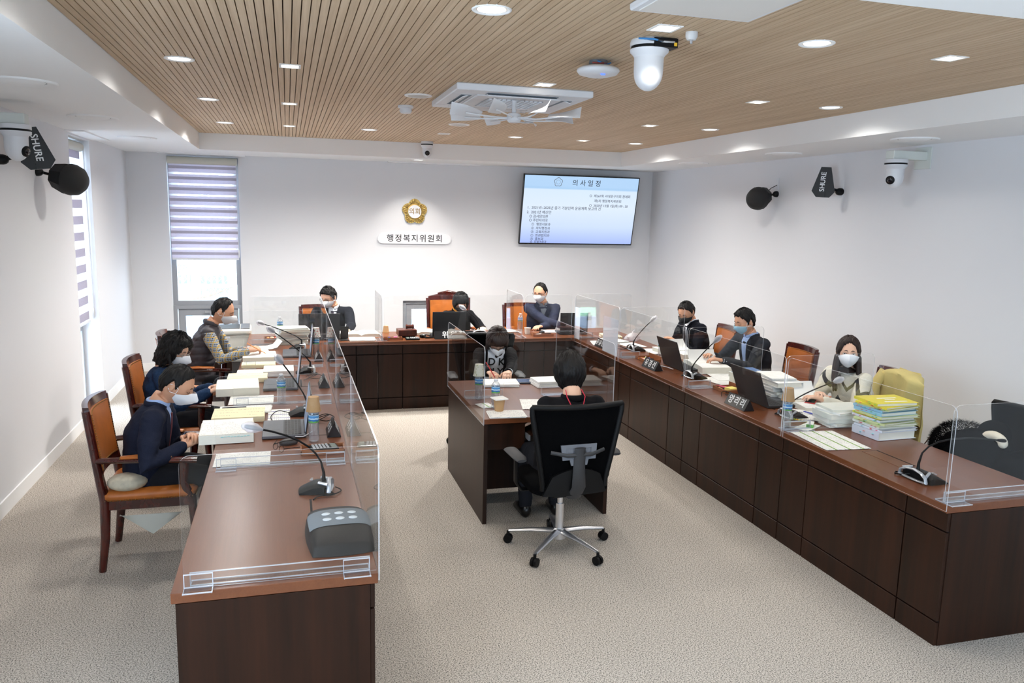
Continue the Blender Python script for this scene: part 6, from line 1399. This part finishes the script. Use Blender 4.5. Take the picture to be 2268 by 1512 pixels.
t = thing('binder_clip', 'large black binder clip standing on the far right papers', 'clip', (3.30, 7.70, ZT+.006), R(20)); b = MB(); b.loft([[(x, -.016, 0), (x, .016, 0), (x, 0, .026)] for x in (-.024, .024)]); b.build('clip_body', BLACK, t)
b = MB()
for s in (-1, 1): b.tube([(-.012, 0, .024), (-.014, s*.022, .06), (.014, s*.022, .06), (.012, 0, .024)], .0014, 6)
b.build('wire_handle', SILVER, t, 60)
mic('desk microphone before the person in the black mask', (3.42, 7.36), R(-90), (3.585, 7.36, 1.04))
tray('wooden tray of pens and notes near the black mask wearer', (3.30, 6.80), R(-90), .25, .15)
rr_ = random.Random(5)
for k in range(6): pen(['orange', 'black', 'red', 'white', 'yellow', 'blue'][k]+' pen in the farther wooden tray on the right desk', (3.29+rr_.uniform(-.03, .03), 6.80+rr_.uniform(-.05, .05)), R(rr_.uniform(60, 130)), [ORG, BLACK, RED, PLAST, YEL, BLU][k], .12, ZT+.006+.003*k)
t = thing('sticky_notes', 'white and orange note blocks in the farther tray on the right desk', 'note pad', (3.27, 6.78, ZT+.008), R(20)); MB().box(-.03, .03, -.04, .04, 0, .012).build('pad', PAPER, t); MB().box(-.022, .022, .045, .085, 0, .010).build('orange_block', ORG, t)
bottle('water bottle behind the farther laptop on the right desk', (3.50, 6.93), .20)
cup('brown paper cup near the hands of the person in the black mask', (3.60, 7.02), KRAFT, False, .08, .038)
nameplate('black nameplate in the middle of the right desk row', (3.165, 6.43), R(-90), '유경선', .27, .07)
loop_cable('white and black cable between the middle nameplate and its laptop', [(3.24, 6.62, ZT+.004), (3.22, 6.5, ZT+.016), (3.27, 6.40, ZT+.02), (3.31, 6.30, ZT+.012)], .004, PLAST)
laptop('black laptop facing the person in the light blue mask', (3.505, 6.42), R(90), 108, w=.40, d=.27, body=LAPK)
book('thick pale book under the forearm of the black mask wearer', (3.66, 7.13), R(92), .26, .19, .05, PAPER)
open_book('open book with a raised page before the person in the black mask', (3.77, 7.02), R(100), .42, .27, .045, .04, flip=1.2)
open_book('open thick book being turned by the person in the light blue mask', (3.66, 6.33), R(84), .46, .27, .055, .05, flip=1.1)
mic('desk microphone before the person in the light blue mask', (3.34, 5.98), R(-90), (3.475, 5.90, 1.065))
tray('wooden tray of pens and yellow notes on the right desk', (3.36, 5.46), R(-90), .20, .15)
t = thing('sticky_notes', 'yellow sticky note block in the nearer tray on the right desk', 'note pad', (3.37, 5.42, ZT+.012), R(10)); MB().box(-.038, .038, -.038, .038, 0, .022).build('pad', mat('yellow_note', (240, 226, 120), .7), t); MB().box(-.038, .038, -.05, -.039, -.006, .004).build('pink_edge', mat('pink_note', (240, 110, 160), .7), t)
for k in range(4): pen(['orange', 'black', 'red', 'pink'][k]+' pen in the nearer wooden tray on the right desk', (3.32+.012*k, 5.49+.012*k), R(80+12*k), [ORG, BLACK, RED, mat('pink_note', (240, 110, 160), .7)][k], .13, ZT+.006+.003*k)
rsheets('printed sheet in front of the light blue mask wearer beside the microphone', 3.50, 5.82, 10, n=1, h=.002)
rsheets('white papers fanned under the open book on the right desk', 3.62, 5.95, -12, n=3)
stack(3.68, 5.66, R(92), 3, [.045, .04, .03], .28, .20, lambda i: ['lowest', 'middle', 'top blue covered'][i]+' book of the pile beside the light blue mask wearer', 'books beside the light blue mask wearer', [PAPER, mat('pale_cover', (232, 234, 226), .7), mat('blue_cover', (86, 120, 170), .6)], 11, 'book', 'book')
z_ = stack(3.66, 5.24, R(86), 5, [.022, .018, .02], .30, .22, lambda i: ['lowest', 'second', 'third', 'fourth', 'topmost'][i]+' document of the pile behind the nearer black laptop', 'documents behind the nearer black laptop', [PAPER, PAPER, mat('pale_cover', (232, 234, 226), .7)], 12)
t = thing('ring_binder', 'white ring binder with a dark spine label on the document pile', 'binder', (3.65, 5.20, z_), R(88)); b = MB(); b.box(-.15, .15, -.11, .11, 0, .002); b.box(-.15, .15, -.11, .11, .036, .038); b.box(-.15, .15, -.112, -.108, 0, .038); b.build('cover', PAPER, t); MB().box(-.14, .14, -.10, .10, .003, .035).build('sheaf', PAGES, t); MB().box(-.01, .03, -.1135, -.112, .006, .032).build('spine_label', BLACK, t)
sheets('loose white papers on top of the ring binder', (3.66, 5.26, z_+.039), R(80), .29, .20, .02, PRINT, 5)
t = thing('tumbler', 'pink and violet tumbler half hidden behind the nearer black laptop', 'cup', (3.40, 5.30, ZT), 0); MB().lathe([(.028, 0), (.034, .01), (.037, .14), (.030, .15), (.002, .152)], 24).build('body', mat('violet_tumbler', (170, 130, 176), .3), t, 40); MB().lathe([(.038, .14), (.038, .165), (.02, .17), (.002, .17)], 24).build('lid', mat('tumbler_lid', (214, 190, 206), .4), t, 40)
laptop('black laptop facing the long-haired person, nearest on the right desk', (3.47, 5.06), R(90), 110, w=.40, d=.27, body=LAPK)
nameplate('black nameplate nearest the camera on the right desk', (3.155, 4.96), R(-90), '양리리', .27, .07)
loop_cable('black cable loops by the nearest right nameplate', [(3.2, 5.28, ZT+.004), (3.26, 5.36, ZT+.02), (3.34, 5.26, ZT+.01), (3.26, 5.18, ZT+.012), (3.22, 5.26, ZT+.02), (3.3, 5.32, ZT+.006)])
loop_cable('white cable rising beside the nearest right nameplate', [(3.22, 5.16, ZT+.004), (3.26, 5.10, ZT+.03), (3.30, 5.06, ZT+.014)], .004, PLAST)
open_book('open book with curled pages before the long-haired person', (3.70, 4.92), R(86), .44, .27, .03, .045, flip=1.25)
mic('desk microphone before the long-haired person', (3.36, 4.62), R(-90), (3.76, 4.70, .965), bend=(3.46, 4.66, .90))
bottle('water bottle under a brown cup on the right desk', (3.165, 4.40), .21)
cup('brown paper cup upside down on the right water bottle', (3.165, 4.40), KRAFT, True, .085, .042, z=ZT+.18)
sheets('large printed table with green stripes at the front edge of the right desk', (3.245, 4.06), R(-4), .30, .40, .002, print_mat('green_table', accent=(130, 170, 70)))
stack(3.58, 4.40, R(3), 6, [.012, .016, .03, .034], .28, .21, lambda i: ['lowest', 'second', 'third', 'fourth', 'fifth', 'topmost'][i]+' white report left of the yellow folders', 'white reports left of the yellow folders', [PAPER, mat('pale_cover', (232, 234, 226), .7)], 21, jx=.012, ja=.2)
sheets('white leaflet under the small green box on the right desk', (3.30, 4.36), R(30), .2, .1, .003, PAPER)
t = thing('small_box', 'small green and white box on a leaflet on the right desk', 'box', (3.33, 4.37, ZT+.004), R(50)); MB().box(-.05, .05, -.022, .022, 0, .022, .001).build('carton', mat('green_box', (110, 180, 90), .6), t); MB().box(-.05, .05, -.022, .022, .022, .0226).build('top_label', PAPER, t)
pen('blue pen on papers in front of the white reports', (3.52, 4.62), R(100), BLU, .15, ZT+.012)
sheets('printed papers under the blue pen on the right desk', (3.50, 4.62), R(60), .29, .18, .01, PRINT, 3)
for k, (c_, n_) in enumerate(((YEL, 'yellow'), (ORG, 'orange'), (BLACK, 'black'))): pen(n_+' marker lying behind the bottle on the right desk', (3.36+.02*k, 4.50-.012*k), R(-60+14*k), c_, .12, ZT)
t = thing('smartphone', 'red smartphone held by the long-haired person', 'phone', (3.70, 4.86, .792), R(40)); b = MB(); b.m = Matrix.Rotation(R(-12), 4, 'Y'); b.box(-.07, .07, -.036, .036, 0, .008, .002); b.build('body', RED, t); b = MB(); b.m = Matrix.Rotation(R(-12), 4, 'Y'); b.box(-.066, .066, -.033, .033, .008, .0086); b.build('glass', mat('phone_glass', (30, 34, 44), .06), t)
FY = mat('yellow_folder', (226, 212, 70), .5); FB = mat('light_blue_folder', (150, 196, 220), .5); FP = mat('pale_green_folder', (206, 214, 160), .5); FW = mat('clear_white_folder', (216, 220, 232), .4)
names_ = ['lowest', 'second', 'third', 'fourth', 'fifth', 'sixth', 'seventh', 'eighth', 'ninth', 'tenth', 'eleventh', 'twelfth', 'thirteenth']
cols_ = [FW, FW, PAPER, FP, FP, FW, FY, FP, FB, FB, FP, FY, FY]; cn_ = ['white', 'white', 'white', 'pale green', 'pale green', 'white', 'yellow', 'pale green', 'light blue', 'light blue', 'pale green', 'yellow', 'yellow']
rr = random.Random(31); z_ = ZT
for i in range(13):
    h = [.05, .012, .018, .014, .012, .014, .010, .014, .022, .014, .012, .012, .018][i]
    folder('%s %s folder in the tall stack on the right desk, from below' % (names_[i], cn_[i]) if i < 12 else 'topmost yellow folder of the tall stack on the right desk', (3.70+rr.uniform(-.012, .012), 4.12+rr.uniform(-.02, .02), z_), R(4)+rr.uniform(-.14, .14), .30, .235, h, cols_[i], 'folders in the tall stack on the right desk', rr); z_ += h+.0008
for dy, w_ in ((-.03, .10), (.0, .06), (.04, .16)):
    pass
t = [o for o in bpy.data.objects if o.get('label', '').startswith('topmost yellow folder')][0]
b = MB(); b.box(-.05, .09, .02, .035, .0181, .0186); b.box(-.02, .05, -.02, -.008, .0181, .0186); b.box(-.06, .10, -.075, -.058, .0181, .0186); b.build('title_strip', PAPER, t)
mic('uncovered desk microphone at the near end of the right desk row', (3.24, 3.31), R(-90), (3.96, 3.50, .862), cover=False, bend=(3.32, 3.40, .98), w=.20)

# centre desk
bottle('water bottle under a white patterned cup on the centre desk', (1.33, 5.52), .21)
cup('white patterned cup upside down on the centre desk bottle', (1.33, 5.52), dots_mat('ring_cup', (236, 232, 214), (176, 180, 110), 80), True, .085, .042, z=ZT+.18)
bottle('capped water bottle at the front of the centre desk', (1.385, 5.24), .21)
cup('brown paper cup with a folded tissue lid on the centre desk', (1.385, 5.14), KRAFT, False, .09, .04)
t = thing('tissue', 'folded white tissue lying over the brown cup on the centre desk', 'tissue', (1.385, 5.14, ZT+.092), R(10)); MB().box(-.048, .048, -.05, .05, 0, .004, .001).build('top_layer', PAPER, t); MB().box(-.044, .05, -.046, .048, .004, .007, .001).build('fold', PAPER, t)
sheets('white and green leaflet beside the capped bottle on the centre desk', (1.33, 5.32), R(10), .10, .12, .006, print_mat('green_leaflet', accent=(150, 190, 120)), 2)
sheets('white printed booklet at the front left corner of the centre desk', (1.415, 5.055), R(-6), .25, .19, .008, PRINT, 3)
sheets('single printed sheet in the middle of the centre desk', (1.70, 5.30), R(-12), .21, .30, .002, PRINT)
t = thing('card_wallet', 'bright pink card wallet at the front edge of the centre desk', 'wallet', (1.66, 5.06, ZT), R(-18)); MB().box(-.07, .07, -.05, .05, 0, .008, .002).build('cover', mat('pink_wallet', (226, 60, 110), .5), t); MB().box(-.05, .02, .02, .045, .008, .012, .001).build('card', PAPER, t)
sheets('note pad under the writing hand on the centre desk', (1.62, 6.0), R(-6), .28, .22, .022, PRINT, 4)
open_book('', (0, 0), 0, .1, .1, .01, .01) if False else None
t = thing('tablet', 'dark tablet in a folded cover beside the note pad on the centre desk', 'tablet', (1.87, 6.05, ZT), R(-8)); MB().box(-.10, .10, -.07, .07, 0, .012, .002).build('cover', mat('slate_cover', (66, 72, 84), .5), t); MB().box(-.09, .09, -.062, .062, .012, .0126).build('glass', mat('phone_glass', (30, 34, 44), .06), t)
stack(2.02, 5.93, R(4), 4, [.010, .012], .28, .21, lambda i: ['lowest', 'second', 'third', 'topmost'][i]+' white booklet of the pile on the centre desk', 'booklets on the centre desk', [PAPER], 41, 'booklet', 'booklet', jx=.006, ja=.05)
pen('red ballpoint pen held by the person writing at the centre desk', (0, 0), 0, RED, .14) if False else None
t = thing('pen', 'red pen in the hand of the person writing at the centre desk', 'pen', (1.60, 6.20, .80), 0)
b = MB(); b.tube([(.02, -.04, -.035), (-.045, .02, .085)], .0045, 8); b.build('barrel', RED, t, 60); b = MB(); b.tube([(.02, -.04, -.035), (.025, -.045, -.047)], [.004, .001], 8); b.build('tip', SILVER, t, 60)
t = thing('pencil', 'orange pencil in the hand of the person in the quilted vest', 'pencil', (-.27, 7.33, .83), 0)
b = MB(); b.tube([(-.10, .02, .07), (.055, -.03, -.015)], .004, 6); b.build('barrel', ORG, t, 60); b = MB(); b.tube([(.055, -.03, -.015), (.07, -.035, -.023)], [.004, .0008], 6); b.build('point', CREAM, t, 60)
sheets('papers and small parts at the right end of the centre desk', (2.06, 5.15), R(0), .12, .16, .006, PAPER, 2)

# clothes and bags on chairs
def cushion_bag():
    t = thing('seat_cloth', 'pale cloth hanging under and beside the near orange armchair seat', 'cloth', (-.80, 4.9, .36))
    b = MB(); b.patch(lambda u, v: (-.16+.34*u, -.17+.02*v, -.02-.13*v*(1-abs(2*u-1)**1.0)), 12, 6, lambda u, v: (-.16+.34*u, -.165+.02*v, -.02-.13*v*(1-abs(2*u-1)**1.0))); b.build('cloth_corner', mat('pale_cloth', (206, 206, 196), .8), t, 60)
    b = MB(); b.ell((-.12, -.10, .16), (.11, .09, .05), 18, 10); b.build('cushion', mat('beige_cushion', (200, 190, 168), .8, var=(30, .15)), t, 60)
cushion_bag()
t = thing('coat', 'yellow trench coat draped over the armchair of the long-haired person', 'coat', (4.20, 4.98, 0), R(76)); CO = mat('yellow_coat', (206, 190, 124), .85, var=(6, .08), bump=(60, .3))
def coat(u, v, o=0):
    # drapes over the chair back: v 0 front bottom, .5 top, 1 back bottom
    x = (-.36+.62*u); zt = .985-.09*(abs(u-.45)/.55)**2.2
    if v < .38: z = zt-.30*(1-v/.38); y = -.235+.03*sin(u*9+v*4)*(1-v/.38)
    elif v < .5: k = (v-.38)/.12; z = zt+.012*sin(pi*k); y = -.235-.13*k
    else: k = (v-.5)/.5; z = zt-.78*k*(1-.1*sin(u*7)); y = -.365-.02*k-.018*sin(u*16+2*k)*k; x *= 1+.10*k
    w_ = sstep(.62, 1, abs(2*u-1)); y = y*(1-w_)+(-.30+.0*v)*w_+.012*noise.noise(V((x*9, z*7, 3)))+.006*sin(x*38+z*6)
    return (x, y+(o if v > .45 else -o)*(1-w_), z)
b = MB(); b.patch(lambda u, v: coat(u, v), 26, 40, lambda u, v: coat(u, v, .010)); b.build('drape', CO, t, 70)
b = MB(); b.tube([(.10, -.24, .95), (.14, -.20, .84), (.12, -.19, .72), (.10, -.18, .64)], [(.06, .028), (.065, .03), (.055, .028), (.05, .025)], 12, side=(1, 0, 0)); b.build('sleeve', CO, t, 60)
b = MB(); b.caps([(-.16, -.385, .94), (0, -.40, .925), (.14, -.385, .93)], [(.05, .010)]*3, 10, side=(0, 0, 1)); b.build('collar', CO, t, 60)
b = MB(); b.tube([(-.10, -.402, .93), (-.11, -.41, .5)], .003, 5); b.tube([(.08, -.40, .93), (.09, -.412, .5)], .003, 5); b.build('seam', mat('coat_seam', (170, 154, 92), .85), t, 60)
# fur coat
t = thing('fur_coat', 'black fur-trimmed coat heaped on the chair at the right edge of the view', 'coat', (4.12, 3.66, -.055), 0); FK = mat('black_fur', (8, 7, 8), .9, spec=.05); FWm = mat('white_fur', (222, 212, 192), .9, bump=(120, .6))
def blob(b, c_, r, seed, amp=.18):
    n_, m__ = 28, 18
    b.loft([[(lambda k: (c_[0]+r[0]*sin(a)*cos(q)*k, c_[1]+r[1]*sin(a)*sin(q)*k, c_[2]-r[2]*cos(a)*k))(1+amp*noise.noise(V((sin(a)*cos(q)*2+seed, sin(a)*sin(q)*2, cos(a)*2)))) for q in [2*pi*j/n_ for j in range(n_)]] for a in [pi*(i+.3)/(m__-.4) for i in range(m__)]])
b = MB(); blob(b, (-.02, .12, .70), (.20, .24, .20), 1); blob(b, (.06, -.14, .66), (.20, .20, .17), 4); blob(b, (0, 0, .56), (.24, .30, .10), 6); body = b.build('coat_body', mat('coat_black', (5, 5, 6), .9, bump=(14, .4), spec=.04), t, 60)
def fur(c_, r, n_, L, seed, zmin=-.2):
    rr = random.Random(seed); b = MB()
    for k in range(n_):
        d = V((rr.gauss(0, 1), rr.gauss(0, 1), rr.gauss(0, 1))).normalized()
        if d.z < zmin: continue
        p = V((c_[0]+d.x*r[0], c_[1]+d.y*r[1], c_[2]+d.z*r[2])); q = (d+V((rr.gauss(0, .4), rr.gauss(0, .4), rr.gauss(.1, .3)))).normalized()*L*rr.uniform(.6, 1.3); s_ = q.orthogonal().normalized()*.0016
        b.add([p-s_, p+s_, p+q], [(0, 1, 2)])
    return b
b = fur((-.02, .22, .76), (.175, .175, .155), 14000, .030, 2); b.v += []; tag(b.build('fur_trim', FK, t), kind='stuff')
b = fur((.13, -.18, .70), (.135, .135, .145), 9000, .030, 3); tag(b.build('fur_trim', FK, t), kind='stuff')
b = MB(); b.caps([(-.05, -.03+.062*cos(q), .868+.034*sin(q)) for q in [pi*k/10 for k in range(11)]], .027, 14); b.build('white_fur_cuff', FWm, t, 60)
b = MB(); b.ell((.035, .05, .885), (.085, .10, .085), 18, 12); b.build('black_cap', mat('cap_black', (5, 5, 5), .95, spec=.03), t, 60)
b = MB(); b.tube([(-.16, .34, .80), (-.20, .36, .72), (-.18, .34, .62), (-.12, .3, .60)], .004, 6); b.build('strap', mat('strap_brown', (70, 46, 36), .5), t, 60)
